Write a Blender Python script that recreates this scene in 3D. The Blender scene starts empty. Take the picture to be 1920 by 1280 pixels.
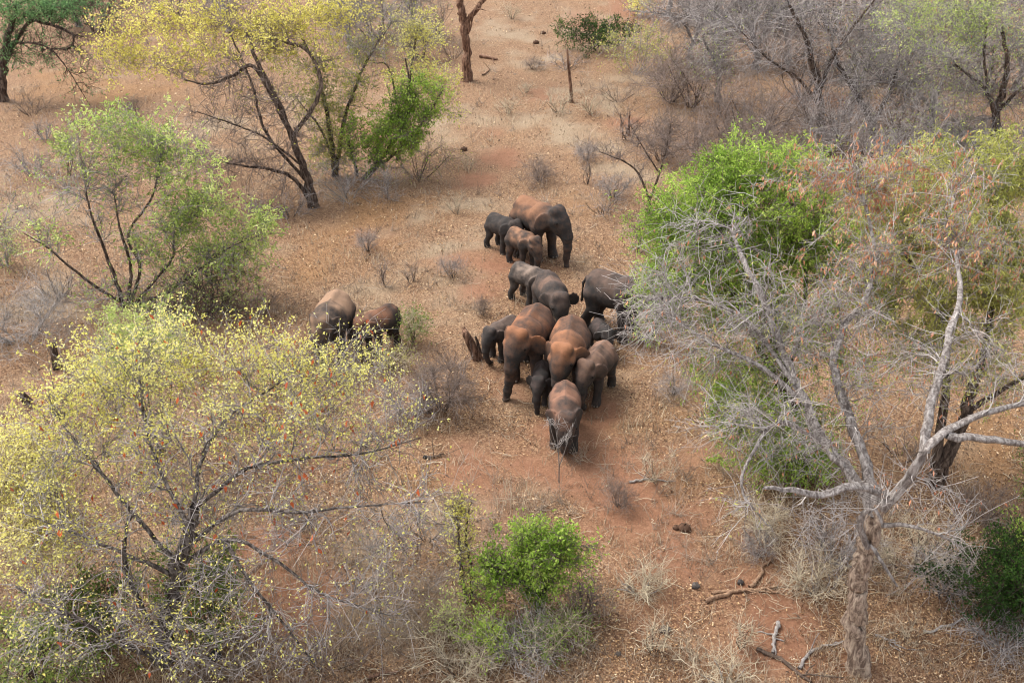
import bpy, math, random
import numpy as np

# ------------------------------------------------------------------ camera, sky, sun, exposure
SC = bpy.context.scene
COL = SC.collection
IMW, IMH = 1920.0, 1280.0
FPX, HCAM, PITCH = 1900.0, 15.6, math.radians(32.0)

cam_d = bpy.data.cameras.new("camera")
cam_d.sensor_width = 36.0
cam_d.lens = 36.0 * FPX / IMW
cam_d.clip_start, cam_d.clip_end = 0.1, 3000.0
cam = bpy.data.objects.new("camera", cam_d)
COL.objects.link(cam)
cam.location = (0, 0, HCAM)
cam.rotation_euler = (math.pi / 2 - PITCH, 0, 0)
SC.camera = cam

SUN_EL, SUN_AZ = math.radians(56.0), math.radians(-62.0)   # azimuth clockwise from +Y
world = bpy.data.worlds.new("World")
SC.world = world
world.use_nodes = True
wn = world.node_tree
sky = wn.nodes.new("ShaderNodeTexSky")
sky.sky_type = 'NISHITA'
sky.sun_disc = False
sky.sun_elevation = SUN_EL
sky.sun_rotation = SUN_AZ
sky.air_density, sky.dust_density, sky.ozone_density = 1.0, 3.0, 1.0
hsv = wn.nodes.new("ShaderNodeHueSaturation")
hsv.inputs["Saturation"].default_value = 0.30            # milky overcast: nearly colourless sky light
wn.links.new(sky.outputs[0], hsv.inputs["Color"])
wn.links.new(hsv.outputs[0], wn.nodes["Background"].inputs["Color"])
wn.nodes["Background"].inputs["Strength"].default_value = 0.15

sun_d = bpy.data.lights.new("sun", 'SUN')
sun_d.energy = 1.15
sun_d.angle = math.radians(28.0)
sun_d.color = (1.0, 0.95, 0.87)
sun = bpy.data.objects.new("sun", sun_d)
COL.objects.link(sun)
sun.rotation_euler = (math.pi / 2 - SUN_EL, 0, math.pi - SUN_AZ)
sun.location = (-20, 10, 40)

SC.view_settings.view_transform = 'Standard'
SC.view_settings.look = 'None'
SC.view_settings.gamma = 1.0
SC.view_settings.exposure = 1.42
SC.view_settings.use_curve_mapping = False
SC.cycles.filter_width = 1.1
SC.cycles.max_bounces = 5
SC.cycles.diffuse_bounces = 3
SC.cycles.transmission_bounces = 3

# ------------------------------------------------------------------ helpers
RNG = np.random.default_rng(11)
CP, SP = math.cos(PITCH), math.sin(PITCH)


def ray(px, py):
    """direction of the line of sight through a point of the photograph, scaled so that d.y = 1 on the ground plan"""
    px = np.asarray(px, float); py = np.asarray(py, float)
    u = (px - IMW / 2) / FPX
    v = (IMH / 2 - py) / FPX
    x, y, z = u, CP + v * SP, -SP + v * CP
    return x / y, z / y


def gz(x, y):
    return 0.10 * np.sin(x * 0.21 + 1.0) * np.cos(y * 0.17) + 0.04 * np.sin(x * 0.9 + y * 0.5) * np.sin(y * 0.7 - x * .3)


def G(px, py, h=0.0):
    """the spot of the ground (or of the level h) seen at a point of the photograph"""
    dx, dz = ray(px, py)
    y = (h - HCAM) / dz
    x = dx * y
    for _ in range(3):
        y = (h + gz(x, y) - HCAM) / dz
        x = dx * y
    return np.array([x, y, h + gz(x, y)]).T


def V(px, py, Y):
    """the spot seen at a point of the photograph at ground distance Y from the camera"""
    dx, dz = ray(px, py)
    Y = np.asarray(Y, float)
    return np.stack([dx * Y, Y + 0 * dx, HCAM + dz * Y], -1)


def norm(v):
    return v / np.maximum(np.linalg.norm(v, axis=-1, keepdims=True), 1e-9)


def mk_mesh(name, verts, faces, smooth=True, attrs=None):
    """faces: array (n,4) or (n,3), or a list of such arrays"""
    if not isinstance(faces, list):
        faces = [faces]
    me = bpy.data.meshes.new(name)
    verts = np.ascontiguousarray(verts, np.float32)
    me.vertices.add(len(verts))
    me.vertices.foreach_set("co", verts.ravel())
    idx = np.concatenate([f.ravel() for f in faces]).astype(np.int32)
    cnt = np.concatenate([np.full(len(f), f.shape[1], np.int32) for f in faces])
    me.loops.add(len(idx))
    me.loops.foreach_set("vertex_index", idx)
    me.polygons.add(len(cnt))
    st = np.zeros(len(cnt), np.int32)
    st[1:] = np.cumsum(cnt)[:-1]
    me.polygons.foreach_set("loop_start", st)
    me.update(calc_edges=True)
    if smooth:
        me.polygons.foreach_set("use_smooth", np.ones(len(cnt), bool))
    for k, a in (attrs or {}).items():
        at = me.attributes.new(k, 'FLOAT', 'POINT')
        at.data.foreach_set("value", np.ascontiguousarray(a, np.float32))
    return me


def link(name, me, mats, parent=None, loc=None):
    o = bpy.data.objects.new(name, me)
    COL.objects.link(o)
    if me is not None:
        for m in (mats if isinstance(mats, (list, tuple)) else [mats]):
            me.materials.append(m)
    if parent is not None:
        o.parent = parent
    if loc is not None:
        o.location = loc
    return o


def tag(o, label=None, cat=None, group=None, kind=None):
    if label: o["label"] = label
    if cat: o["category"] = cat
    if group: o["group"] = group
    if kind: o["kind"] = kind
    return o


def empty(name, loc, label, cat, group=None, rz=0.0):
    o = bpy.data.objects.new(name, None)
    COL.objects.link(o)
    o.location = loc
    o.rotation_euler = (0, 0, rz)
    o.empty_display_size = 0.3
    return tag(o, label, cat, group)


# ---------- value noise for vertex work
_NT = RNG.random((64, 64)).astype(np.float32)


def vnoise(x, y):
    xi, yi = np.floor(x).astype(int), np.floor(y).astype(int)
    fx, fy = x - xi, y - yi
    fx, fy = fx * fx * (3 - 2 * fx), fy * fy * (3 - 2 * fy)
    g = lambda a, b: _NT[a % 64, b % 64]
    return (g(xi, yi) * (1 - fx) + g(xi + 1, yi) * fx) * (1 - fy) + (g(xi, yi + 1) * (1 - fx) + g(xi + 1, yi + 1) * fx) * fy


def fbm(x, y, o=4):
    s, a, t = 0, 1.0, 0
    for k in range(o):
        s = s + a * vnoise(x * 2 ** k + 17.3 * k, y * 2 ** k + 9.1 * k); t += a; a *= 0.5
    return s / t


def sstep(a, b, x):
    t = np.clip((x - a) / (b - a), 0, 1)
    return t * t * (3 - 2 * t)


# ------------------------------------------------------------------ materials
def srgb(r, g, b):
    f = lambda c: c / 12.92 if c <= 0.04045 else ((c + 0.055) / 1.055) ** 2.4
    return (f(r / 255), f(g / 255), f(b / 255), 1.0)


class NT:
    def __init__(self, name):
        self.m = bpy.data.materials.new(name)
        self.m.use_nodes = True
        self.t = self.m.node_tree
        self.b = self.t.nodes["Principled BSDF"]
        self.b.inputs["Specular IOR Level"].default_value = 0.2
        self.out = self.t.nodes["Material Output"]

    def n(self, kind, **kw):
        x = self.t.nodes.new(kind)
        for k, v in kw.items():
            if k in x.inputs: x.inputs[k].default_value = v
            else: setattr(x, k, v)
        return x

    def l(self, a, b):
        self.t.links.new(a, b)

    def noise(self, scale, detail=4, rough=0.6, vec=None, dist=0.0):
        x = self.n("ShaderNodeTexNoise", Scale=scale, Detail=detail, Roughness=rough, Distortion=dist)
        if vec is not None: self.l(vec, x.inputs["Vector"])
        return x.outputs["Fac"]

    def ramp(self, fac, stops):
        r = self.n("ShaderNodeValToRGB")
        e = r.color_ramp.elements
        while len(e) < len(stops): e.new(0.5)
        for i, (p, c) in enumerate(stops):
            e[i].position = p
            e[i].color = c if len(c) == 4 else (*c, 1)
        self.l(fac, r.inputs["Fac"])
        return r.outputs["Color"]

    def mix(self, fac, a, b, blend='MIX'):
        x = self.n("ShaderNodeMix", data_type='RGBA', blend_type=blend)
        for s, v in ((x.inputs[0], fac), (x.inputs[6], a), (x.inputs[7], b)):
            if isinstance(v, (int, float)): s.default_value = v
            elif isinstance(v, tuple): s.default_value = v if len(v) == 4 else (*v, 1)
            else: self.l(v, s)
        return x.outputs[2]

    def math(self, op, a, b=0.0, clamp=False):
        x = self.n("ShaderNodeMath", operation=op, use_clamp=clamp)
        for s, v in ((x.inputs[0], a), (x.inputs[1], b)):
            if isinstance(v, (int, float)): s.default_value = v
            else: self.l(v, s)
        return x.outputs[0]

    def attr(self, name):
        return self.n("ShaderNodeAttribute", attribute_name=name).outputs["Fac"]

    def obj_co(self):
        return self.n("ShaderNodeTexCoord").outputs["Object"]

    def bump(self, h, strength=0.3, dist=0.02):
        x = self.n("ShaderNodeBump", Strength=strength, Distance=dist)
        self.l(h, x.inputs["Height"])
        self.l(x.outputs[0], self.b.inputs["Normal"])


def bark_mat(name, dark, mid, light, rough=0.9):
    k = NT(name)
    co = k.obj_co()
    mp = k.n("ShaderNodeMapping")
    k.l(co, mp.inputs["Vector"])
    mp.inputs["Scale"].default_value = (1, 1, 0.22)
    f = k.noise(14, 5, .7, mp.outputs[0], .6)
    g = k.noise(1.7, 3, .6, co)
    c = k.ramp(f, [(.40, dark), (.50, mid), (.60, light)])
    c = k.mix(k.math('MULTIPLY', g, .32), c, tuple(x * .7 for x in dark[:3]))
    t = k.attr("tint")
    c2 = k.mix(t, c, light)
    k.l(c2, k.b.inputs["Base Color"])
    k.b.inputs["Roughness"].default_value = rough
    k.bump(f, 1.0, .07)
    return k.m


def twig_mat(name, a, b):
    k = NT(name)
    c = k.ramp(k.attr("tint"), [(0, a), (1, b)])
    k.l(c, k.b.inputs["Base Color"])
    k.b.inputs["Roughness"].default_value = .85
    return k.m


def leaf_mat(name, stops, trans=.48):
    k = NT(name)
    c = k.ramp(k.attr("tint"), stops)
    k.l(c, k.b.inputs["Base Color"])
    k.b.inputs["Roughness"].default_value = .6
    tr = k.n("ShaderNodeBsdfTranslucent")
    k.l(c, tr.inputs["Color"])
    ms = k.n("ShaderNodeMixShader")
    ms.inputs[0].default_value = trans
    k.l(k.b.outputs[0], ms.inputs[1]); k.l(tr.outputs[0], ms.inputs[2])
    k.l(ms.outputs[0], k.out.inputs["Surface"])
    return k.m


# ------------------------------------------------------------------ the ground
SOIL = [(1130, 900, 1.6, .7), (1180, 960, 1.6, .7), (1300, 1040, 1.6, .7), (1380, 1120, 1.4, .7), (1200, 1040, 1.2, .6), (1280, 1180, 1.4, .6), (1480, 1180, 1.2, .7), (980, 880, 1.4, .8), (1000, 500, 1.2, .6), (910, 540, 1.2, .6),  # bare red soil: photo spot, reach in metres, strength
    (930, 300, 1.2, .8), (925, 250, .9, .6), (900, 335, 1.0, .6), (880, 470, 1.4, .5), (940, 500, 1.3, .7), (1010, 180, 1.6, .45), (890, 880, 1.5, .75),
    (960, 920, 1.6, .7), (800, 880, 1.2, .5), (1060, 830, 1.0, .8), (1120, 770, .8, .8), (500, 1030, .9, .8), (560, 1110, 1.0, .8), (1420, 1170, 1.3, .8),
    (1350, 1130, .8, .6), (1230, 980, 1.0, .5), (1250, 1060, 1.2, .45), (1180, 20, 2.5, .6), (1100, 40, 2.0, .5), (1350, 80, 2.0, .4), (100, 720, .8, .7), (160, 560, 1.2, .3),
    (1600, 1240, .9, .6), (1110, 650, .9, .5), (250, 60, 2, .5), (960, 700, .9, .6), (1540, 180, 2, .6), (1180, 230, 1.4, .5), (700, 440, 1.2, .3), (620, 850, 1, .4), (700, 250, 2, .5), (1300, 870, 1.2, .5), (1060, 900, .8, .8)]
GREY = [(420, 240, 2, .6), (560, 200, 2, .5), (800, 250, 2, .5), (1150, 170, 2.5, .5), (960, 60, 2.5, .6), (880, 400, 1.6, .5), (800, 470, 1.4, .5), (1100, 260, 2, .6),(840, 970, 1.4, .8), (930, 990, 1.1, .8), (780, 1080, 1.6, .7), (40, 400, 1.8, .7), (1000, 960, 1.0, .6), (760, 490, 1.6, .35), (870, 220, 2, .6), (1060, 250, 2, .6), (1000, 230, 1.6, .6),
        (60, 560, 1.6, .7), (330, 1010, 1.5, .5), (840, 560, 1.2, .6), (300, 850, 2.0, .3), (870, 1200, 1.5, .4), (1180, 330, 1.5, .5), (700, 560, 1.5, .5), (1000, 110, 2, .5), (560, 1220, 1.5, .4), (60, 1000, 2, .4), (1230, 60, 3, .4), (1080, 60, 3, .4)]
GOLD = [(620, 460, 2.2, .8), (700, 400, 1.8, .7), (800, 380, 1.4, .5), (200, 180, 3.0, .9), (90, 160, 2.5, .8), (300, 160, 2.5, .6), (560, 520, 1.6, .6), (1180, 800, 1.6, .5), (1300, 780, 1.5, .6), (1850, 880, 1.8, .8), (1850, 830, 1.5, .8),
        (1250, 850, 1.5, .5), (780, 900, 1, .5), (1250, 900, 1.2, .5), (1130, 460, 1.4, .4), (1100, 380, 1.4, .4), (1560, 180, 2, .4)]


def patches(lst, x, y, seed):
    r = np.zeros_like(x)
    for px, py, rad, s in lst:
        c = G(px, py)
        d = np.hypot((x - c[0]), (y - c[1]) * .8)
        r = np.maximum(r, s * np.exp(-(d / rad) ** 2))
    n = fbm(x * .9 + seed, y * .9 + seed * 2, 6)
    return r, n


def ground_fields(x, y):
    s, n1 = patches(SOIL, x, y, 3.0)
    g, n2 = patches(GREY, x, y, 31.0)
    o, n3 = patches(GOLD, x, y, 57.0)
    soil = sstep(.53, 1.03, s * .85 + n1 * .78)
    grey = sstep(.50, 1.0, g * .6 + n2 * .95)
    gold = sstep(.45, 1.05, o * .6 + n3 * .75)
    return soil, grey, gold


def build_ground():
    def axis(lo, hi, step, far):
        core = np.arange(lo, hi + 1e-6, step)
        ext = step * (1.16 ** np.arange(1, 60))
        e = np.cumsum(ext); e = e[e < far]
        return np.concatenate([lo - e[::-1], core, hi + e])
    xs = axis(-24, 24, .30, 900); ys = axis(6, 62, .30, 900)
    X, Y = np.meshgrid(xs, ys, indexing='ij')
    near = (np.abs(X) < 40) & (Y < 90) & (Y > -10)
    fine = (fbm(X * 2.3, Y * 2.3, 3) - .5) * .05
    Z = np.where(near, gz(X, Y) + fine * near, gz(X, Y))
    soil, grey, gold = ground_fields(X.ravel(), Y.ravel())
    v = np.stack([X, Y, Z], -1).reshape(-1, 3)
    nx, ny = X.shape
    i = np.arange(nx * ny).reshape(nx, ny)
    f = np.stack([i[:-1, :-1], i[1:, :-1], i[1:, 1:], i[:-1, 1:]], -1).reshape(-1, 4)
    me = mk_mesh("ground", v, f, True, {"soil": soil, "grey": grey, "gold": gold})
    k = NT("red_earth_and_litter")
    co = k.obj_co()
    n_f = k.noise(26, 4, .8, co)
    n_m = k.noise(5.0, 4, .75, co, .4)
    n_l = k.noise(.55, 4, .6, co)
    vor = k.n("ShaderNodeTexVoronoi", Scale=34.0)
    k.l(co, vor.inputs["Vector"])
    vr = k.n("ShaderNodeSeparateColor"); k.l(vor.outputs["Color"], vr.inputs[0])
    litter = k.ramp(vr.outputs[0], [(0, srgb(66, 48, 37)), (.35, srgb(116, 87, 65)), (.7, srgb(150, 118, 89)), (1, srgb(192, 164, 129))])
    litter = k.mix(k.math('MULTIPLY', n_m, .55), litter, srgb(95, 69, 53))
    litter = k.mix(k.math('MULTIPLY', k.attr("gold"), .6), litter, k.mix(vr.outputs[1], srgb(110, 76, 46), srgb(168, 128, 84)))
    straw = k.ramp(n_f, [(.3, srgb(100, 88, 72)), (.5, srgb(146, 130, 108)), (.7, srgb(184, 168, 142))])
    red = k.ramp(k.math('ADD', k.math('MULTIPLY', n_f, .5), k.math('MULTIPLY', n_m, .5)), [(.3, srgb(92, 60, 46)), (.5, srgb(132, 90, 68)), (.72, srgb(166, 126, 102))])
    wob = k.math('MULTIPLY', k.math('SUBTRACT', n_m, .5), 1.2)
    fs = k.math('ADD', k.attr("soil"), k.math('MULTIPLY', wob, .6), True)
    fg = k.math('ADD', k.attr("grey"), k.math('MULTIPLY', wob, .6), True)
    c = k.mix(k.math('MULTIPLY', fg, .85), litter, straw)
    c = k.mix(k.math('MULTIPLY', fs, .8), c, red)
    c = k.mix(k.math('MULTIPLY', n_l, .22), c, srgb(138, 107, 83))
    k.l(c, k.b.inputs["Base Color"])
    k.b.inputs["Roughness"].default_value = .95
    k.bump(k.math('ADD', n_f, k.math('MULTIPLY', vr.outputs[2], .5)), .55, .05)
    o = link("ground", me, k.m)
    tag(o, "red earth strewn with dry leaves and straw", "ground", kind="structure")


build_ground()

# ------------------------------------------------------------------ elephants (implicit surface, one continuous skin each)
def surface_nets(v, org, h):
    s = v < 0
    nx, ny, nz = v.shape
    c = (slice(0, -1), slice(1, None))
    acc = np.zeros((nx - 1, ny - 1, nz - 1, 3), np.float32)
    cnt = np.zeros((nx - 1, ny - 1, nz - 1), np.float32)
    corners = [(a, b, d) for a in (0, 1) for b in (0, 1) for d in (0, 1)]
    for p in corners:
        for ax in range(3):
            if p[ax]: continue
            q = list(p); q[ax] = 1
            A = v[c[p[0]], c[p[1]], c[p[2]]]; B = v[c[q[0]], c[q[1]], c[q[2]]]
            m = (A < 0) != (B < 0)
            t = np.where(m, A / np.where(m, A - B, 1), 0)
            for a2 in range(3):
                acc[..., a2] += np.where(m, p[a2] + (t if a2 == ax else 0), 0)
            cnt += m
    act = cnt > 0
    ids = np.full(act.shape, -1, np.int64)
    ids[act] = np.arange(act.sum())
    base = np.argwhere(act).astype(np.float32)
    verts = (base + acc[act] / cnt[act][:, None]) * h + org
    faces = []
    for ax in range(3):
        o1, o2 = [(1, 2), (2, 0), (0, 1)][ax]
        sl = [slice(None)] * 3
        a = list(sl); b = list(sl)
        a[ax] = slice(0, -1); b[ax] = slice(1, None)
        for w in (o1, o2):
            a[w] = slice(1, -1); b[w] = slice(1, -1)
        A = s[tuple(a)]; B = s[tuple(b)]
        m = A != B
        w = np.argwhere(m)
        if not len(w): continue
        w[:, o1] += 1; w[:, o2] += 1
        q = []
        for d1, d2 in ((0, 0), (-1, 0), (-1, -1), (0, -1)):
            e = w.copy(); e[:, o1] += d1; e[:, o2] += d2
            q.append(ids[e[:, 0], e[:, 1], e[:, 2]])
        q = np.stack(q, -1)
        flip = ~A[m]
        q[flip] = q[flip][:, ::-1]
        faces.append(q)
    f = np.concatenate(faces)
    f = f[(f >= 0).all(1)]
    return verts, f


def smin(a, b, k):
    h = np.clip(.5 + .5 * (b - a) / k, 0, 1)
    return b * (1 - h) + a * h - k * h * (1 - h)


def sd_ell(P, c, r):
    q = P - np.float32(c)
    k0 = np.sqrt(((q / np.float32(r)) ** 2).sum(-1))
    k1 = np.sqrt(((q / np.float32(r) ** 2) ** 2).sum(-1))
    return k0 * (k0 - 1) / np.maximum(k1, 1e-6)


def sd_cap(P, a, b, ra, rb):
    a = np.float32(a); b = np.float32(b)
    pa = P - a; ba = b - a
    t = np.clip((pa @ ba) / (ba @ ba), 0, 1)
    return np.sqrt(((pa - t[..., None] * ba) ** 2).sum(-1)) - (ra + (rb - ra) * t)


def rotm(yaw, pitch, roll=0):
    cy, sy, cp, sp, cr, sr = math.cos(yaw), math.sin(yaw), math.cos(pitch), math.sin(pitch), math.cos(roll), math.sin(roll)
    Rz = np.array([[cy, -sy, 0], [sy, cy, 0], [0, 0, 1]])
    Ry = np.array([[cp, 0, sp], [0, 1, 0], [-sp, 0, cp]])
    Rx = np.array([[1, 0, 0], [0, cr, -sr], [0, sr, cr]])
    return (Rz @ Ry @ Rx).astype(np.float32)


def skin_mat(name, dust, skin=(.036, .031, .0285, 1)):
    k = NT(name)
    co = k.obj_co()
    n1 = k.noise(6, 4, .65, co); n2 = k.noise(38, 4, .7, co); n3 = k.noise(2.2, 3, .6, co)
    d = k.attr("dust")
    d = k.math('ADD', d, k.math('MULTIPLY', k.math('SUBTRACT', n1, .5), .9), True)
    d = k.math('MULTIPLY', d, k.math('ADD', .68, k.math('MULTIPLY', n3, .55)), True)
    base = k.mix(n2, tuple(x * .75 for x in skin[:3]), tuple(x * 1.35 for x in skin[:3]))
    dc = k.mix(n2, tuple(x * f for x, f in zip(dust[:3], (.54, .58, .60))), tuple(x * f for x, f in zip(dust[:3], (.86, .90, .92))))
    k.l(k.mix(d, base, dc), k.b.inputs["Base Color"])
    k.b.inputs["Roughness"].default_value = .85
    wr = k.n("ShaderNodeTexVoronoi", Scale=26.0, feature='DISTANCE_TO_EDGE')
    k.l(co, wr.inputs["Vector"])
    k.bump(k.math('ADD', k.math('MULTIPLY', wr.outputs["Distance"], .8), k.math('MULTIPLY', n2, .6)), .35, .02)
    return k.m


MAT_NAIL = NT("toenail_horn"); MAT_NAIL.b.inputs["Base Color"].default_value = (.19, .15, .12, 1); MAT_NAIL = MAT_NAIL.m
MAT_EYE = NT("dark_eye"); MAT_EYE.b.inputs["Base Color"].default_value = (.012, .008, .006, 1); MAT_EYE.b.inputs["Roughness"].default_value = .2; MAT_EYE = MAT_EYE.m


def elephant(label, px, py, height, yaw, head=(0, 0), trunk=0, ears=(25, 25), stride=(0, 0, 0, 0), dust=1.0, dust_head=.5, dcol=(.36, .165, .085), calf=0.0, fat=1.0, lean=0.0, split=.62):
    """height in metres; yaw of the heading in degrees (-90 faces the camera); head = (yaw, pitch down) in degrees"""
    h = .0185 if height > 1.7 else .0225
    lo = np.array([-.74, -.50, -.03]); hi = np.array([1.08, .50, 1.14])
    ax = [np.arange(lo[i], hi[i], h, dtype=np.float32) for i in range(3)]
    P = np.stack(np.meshgrid(*ax, indexing='ij'), -1)
    hs = 1.07 + .12 * calf                       # calves carry bigger heads
    fw = fat = fat * 1.0
    d = sd_ell(P, (-.075, 0, .69), (.385, .27 * fw, .258))
    for c, r, k in (((-.29, 0, .71), (.195, .205 * fw, .235), .08), ((.18, 0, .72), (.195, .20 * fw, .235), .08), ((-.07, 0, .895), (.32, .045, .09), .09),
                    ((-.30, .115, .83), (.075, .06, .07), .07), ((-.30, -.115, .83), (.075, .06, .07), .07), ((.17, .12, .83), (.07, .055, .09), .07), ((.17, -.12, .83), (.07, .055, .09), .07)):
        d = smin(d, sd_ell(P, c, r), k)
    # legs: front then rear; stride shifts each foot along the body
    iz = np.searchsorted(ax[2], .86)
    L = P[:, :, :iz]; dl = d[:, :, :iz]
    for i, (sx, sy) in enumerate(((.23, 1), (.23, -1), (-.35, 1), (-.35, -1))):
        s = stride[i]
        y = sy * .155 * fw
        if sx > 0:
            pts = [((.22, y * .9, .62), .118), ((.235 + s * .35, y, .36), .078), ((.225 + s * .85, y, .11), .068), ((.25 + s, y, .035), .084)]
        else:
            pts = [((-.32, y * .85, .62), .145), ((-.27 + s * .4, y, .39), .090), ((-.37 + s * .85, y, .16), .068), ((-.345 + s, y, .035), .082)]
        for (a, ra), (b, rb) in zip(pts[:-1], pts[1:]):
            dl = smin(dl, sd_cap(L, a, b, ra, rb), .045)
    # tail
    tl = [(-.50, 0, .78), (-.57, .01, .66), (-.58, .02, .48), (-.59, .02, .34)]
    for (a, b, ra, rb) in zip(tl[:-1], tl[1:], (.035, .022, .018), (.022, .018, .024)):
        dl = smin(dl, sd_cap(L, a, b, ra, rb), .03)
    d = np.concatenate([dl, d[:, :, iz:]], 2)
    # neck, head, trunk, ears in a frame that turns about the neck
    piv = np.float32((.42, 0, .80))           # neck joint in the head's own frame
    pw = np.float32((.30, 0, .79))           # and where it sits on the body
    hy, hp = math.radians(head[0]), math.radians(head[1])
    R = rotm(hy, hp)
    ix = np.searchsorted(ax[0], .08)
    H_ = P[ix:]
    Q = ((H_ - pw) @ R) / hs + piv
    dh = smin(d[ix:], sd_cap(H_, (.24, 0, .76), tuple(pw + R @ np.float32((.16, 0, .02))), .22, .165), .10)
    e = sd_ell(Q, (.63, 0, .83), (.165, .150, .20))
    for c, r, k in (((.60, .068, .985), (.085, .075, .07), .06), ((.60, -.068, .985), (.085, .075, .07), .06), ((.68, 0, .70), (.12, .110, .12), .08),
                    ((.755, 0, .80), (.07, .10, .13), .06), ((.665, .125, .845), (.06, .045, .045), .05), ((.665, -.125, .845), (.06, .045, .045), .05)):
        e = smin(e, sd_ell(Q, c, r), k)
    TR = {0: [(.76, 0, .76), (.835, 0, .60), (.855, 0, .42), (.85, 0, .24), (.87, 0, .10), (.915, 0, .035)],
          1: [(.76, 0, .76), (.83, .0, .60), (.84, .0, .44), (.80, 0, .28), (.73, 0, .17), (.66, 0, .15)],
          2: [(.76, 0, .76), (.85, .02, .62), (.90, .06, .46), (.97, .10, .34), (1.04, .10, .30), (1.07, .08, .36)],
          3: [(.76, 0, .76), (.82, .0, .58), (.82, -.02, .40), (.84, -.05, .22), (.88, -.06, .10), (.93, -.06, .06)]}[trunk]
    # trunk tip never digs into the ground
    rr = (.108, .080, .061, .049, .039, .031)
    for i in range(5):
        e = smin(e, sd_cap(Q, TR[i], TR[i + 1], rr[i], rr[i + 1]), .04)
    e = smin(e, sd_cap(Q, (.70, 0, .66), (.78, 0, .52), .075, .03), .04)      # lower lip
    for sgn, fl in ((1, ears[0]), (-1, ears[1])):
        att = np.float32((.575, sgn * .155, .865))
        Re = rotm(-sgn * math.radians(fl), 0, sgn * math.radians(8))
        E = (Q - att) @ Re
        z = E[..., 2]
        Es = E.copy()
        Es[..., 0] = E[..., 0] - .22 * z
        Es[..., 1] = E[..., 1] - sgn * (-.02 + .9 * E[..., 0] ** 2)
        e = smin(e, sd_ell(Es, (-.105, 0, -.075), (.112, .022, .158)), .016)
    d = np.concatenate([d[:ix], smin(dh, e * hs, .06)], 0)
    d = np.maximum(d, -P[..., 2] + .0)        # flat soles
    verts, faces = surface_nets(d, lo.astype(np.float32), h)
    # tidy: light smoothing along the mesh edges
    ed = np.concatenate([faces[:, [0, 1]], faces[:, [1, 2]], faces[:, [2, 3]], faces[:, [3, 0]]])
    for _ in range(2):
        acc = np.zeros_like(verts); cn = np.zeros(len(verts), np.float32)
        for k in range(3): acc[:, k] = np.bincount(ed[:, 0], verts[ed[:, 1], k], len(verts))
        cn = np.bincount(ed[:, 0], minlength=len(verts)).astype(np.float32)
        verts = verts * .5 + .5 * acc / np.maximum(cn, 1)[:, None]
    # vertex normals, folds of the hide, dust
    fn = np.cross(verts[faces[:, 2]] - verts[faces[:, 0]], verts[faces[:, 3]] - verts[faces[:, 1]])
    vn = np.zeros_like(verts)
    for k in range(4):
        for j in range(3): vn[:, j] += np.bincount(faces[:, k], fn[:, j], len(verts))
    vn = norm(vn)
    ph = px * .37 + py * .11
    fold = fbm(verts[:, 0] * 9 + ph, verts[:, 2] * 7 + verts[:, 1] * 5, 3) - .5 + .5 * (fbm(verts[:, 1] * 14 + ph, verts[:, 0] * 12 + verts[:, 2] * 9, 3) - .5)
    ring = np.sin(verts[:, 2] * 95) * sstep(.62, .72, verts[:, 0]) * (verts[:, 2] < .62) * .0025
    verts = verts + vn * (fold * .020 + ring)[:, None].astype(np.float32)
    verts[:, 2] = np.maximum(verts[:, 2], 0)
    x, y, z = verts.T
    blot = sstep(.32, .66, fbm(x * 4.2 + ph, z * 4.2 + y * 3.1, 4))
    back = sstep(-.25, .75, vn[:, 2]) * sstep(split - .16, split + .24, z) * (1 - .5 * sstep(.10, .30, x))
    ridge = np.exp(-(y / .012) ** 2) * (x < .34) * (z > .8) * (x > -.55)
    hd = sstep(.32, .44, x)
    crown = sstep(-.15, .75, vn[:, 2] + .25 * vn[:, 0]) * sstep(.55, .95, z)
    du = dust * back * (1 - hd) * (1 - .55 * ridge) + dust_head * crown * hd
    du = np.clip(du * (.30 + .85 * blot) + .05 + .12 * (blot - .5), 0, 1)
    S = height / 1.005
    me = mk_mesh("elephant_skin", verts * S, faces, True, {"dust": du})
    g = G(px, py)
    root = empty("elephant", (g[0], g[1], g[2] - .01), label, "elephant", "elephants of the herd", math.radians(yaw))
    mt = skin_mat("elephant_hide", dcol)
    link("body", me, mt, root)
    # eyes
    for sgn in (1, -1):
        p = (R @ ((np.float32((.715, sgn * .148, .845)) - piv) * hs)) + pw
        ev, ef = ball(p * S, .018 * S, 8, 6)
        link("eye", mk_mesh("eye", ev, ef), MAT_EYE, root)
    # toenails, three to a foot
    for i, (sx, sy) in enumerate(((.25, 1), (.25, -1), (-.345, 1), (-.345, -1))):
        vs, fs, n0 = [], [], 0
        for a in (-38, 0, 38):
            a = math.radians(a)
            p = np.array((sx + stride[i] + .077 * math.cos(a), sy * .155 * fat + .077 * math.sin(a), .028))
            v, f = ball(p * S, .021 * S, 6, 5)
            vs.append(v); fs.append(f + n0); n0 += len(v)
        link("toenails", mk_mesh("toenails", np.concatenate(vs), np.concatenate(fs)), MAT_NAIL, root)
    return root


def ball(c, r, nu=8, nv=6, sq=(1, 1, 1)):
    u = np.arange(nu) * 2 * math.pi / nu
    w = (np.arange(nv) + .5) * math.pi / nv
    W, U = np.meshgrid(w, u, indexing='ij')
    v = np.stack([np.sin(W) * np.cos(U) * sq[0], np.sin(W) * np.sin(U) * sq[1], np.cos(W) * sq[2]], -1).reshape(-1, 3) * r + np.asarray(c)
    i = np.arange(nu * nv).reshape(nv, nu)
    j = np.roll(i, -1, 1)
    f = np.stack([i[:-1], i[1:], j[1:], j[:-1]], -1).reshape(-1, 4)
    return v, f


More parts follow.
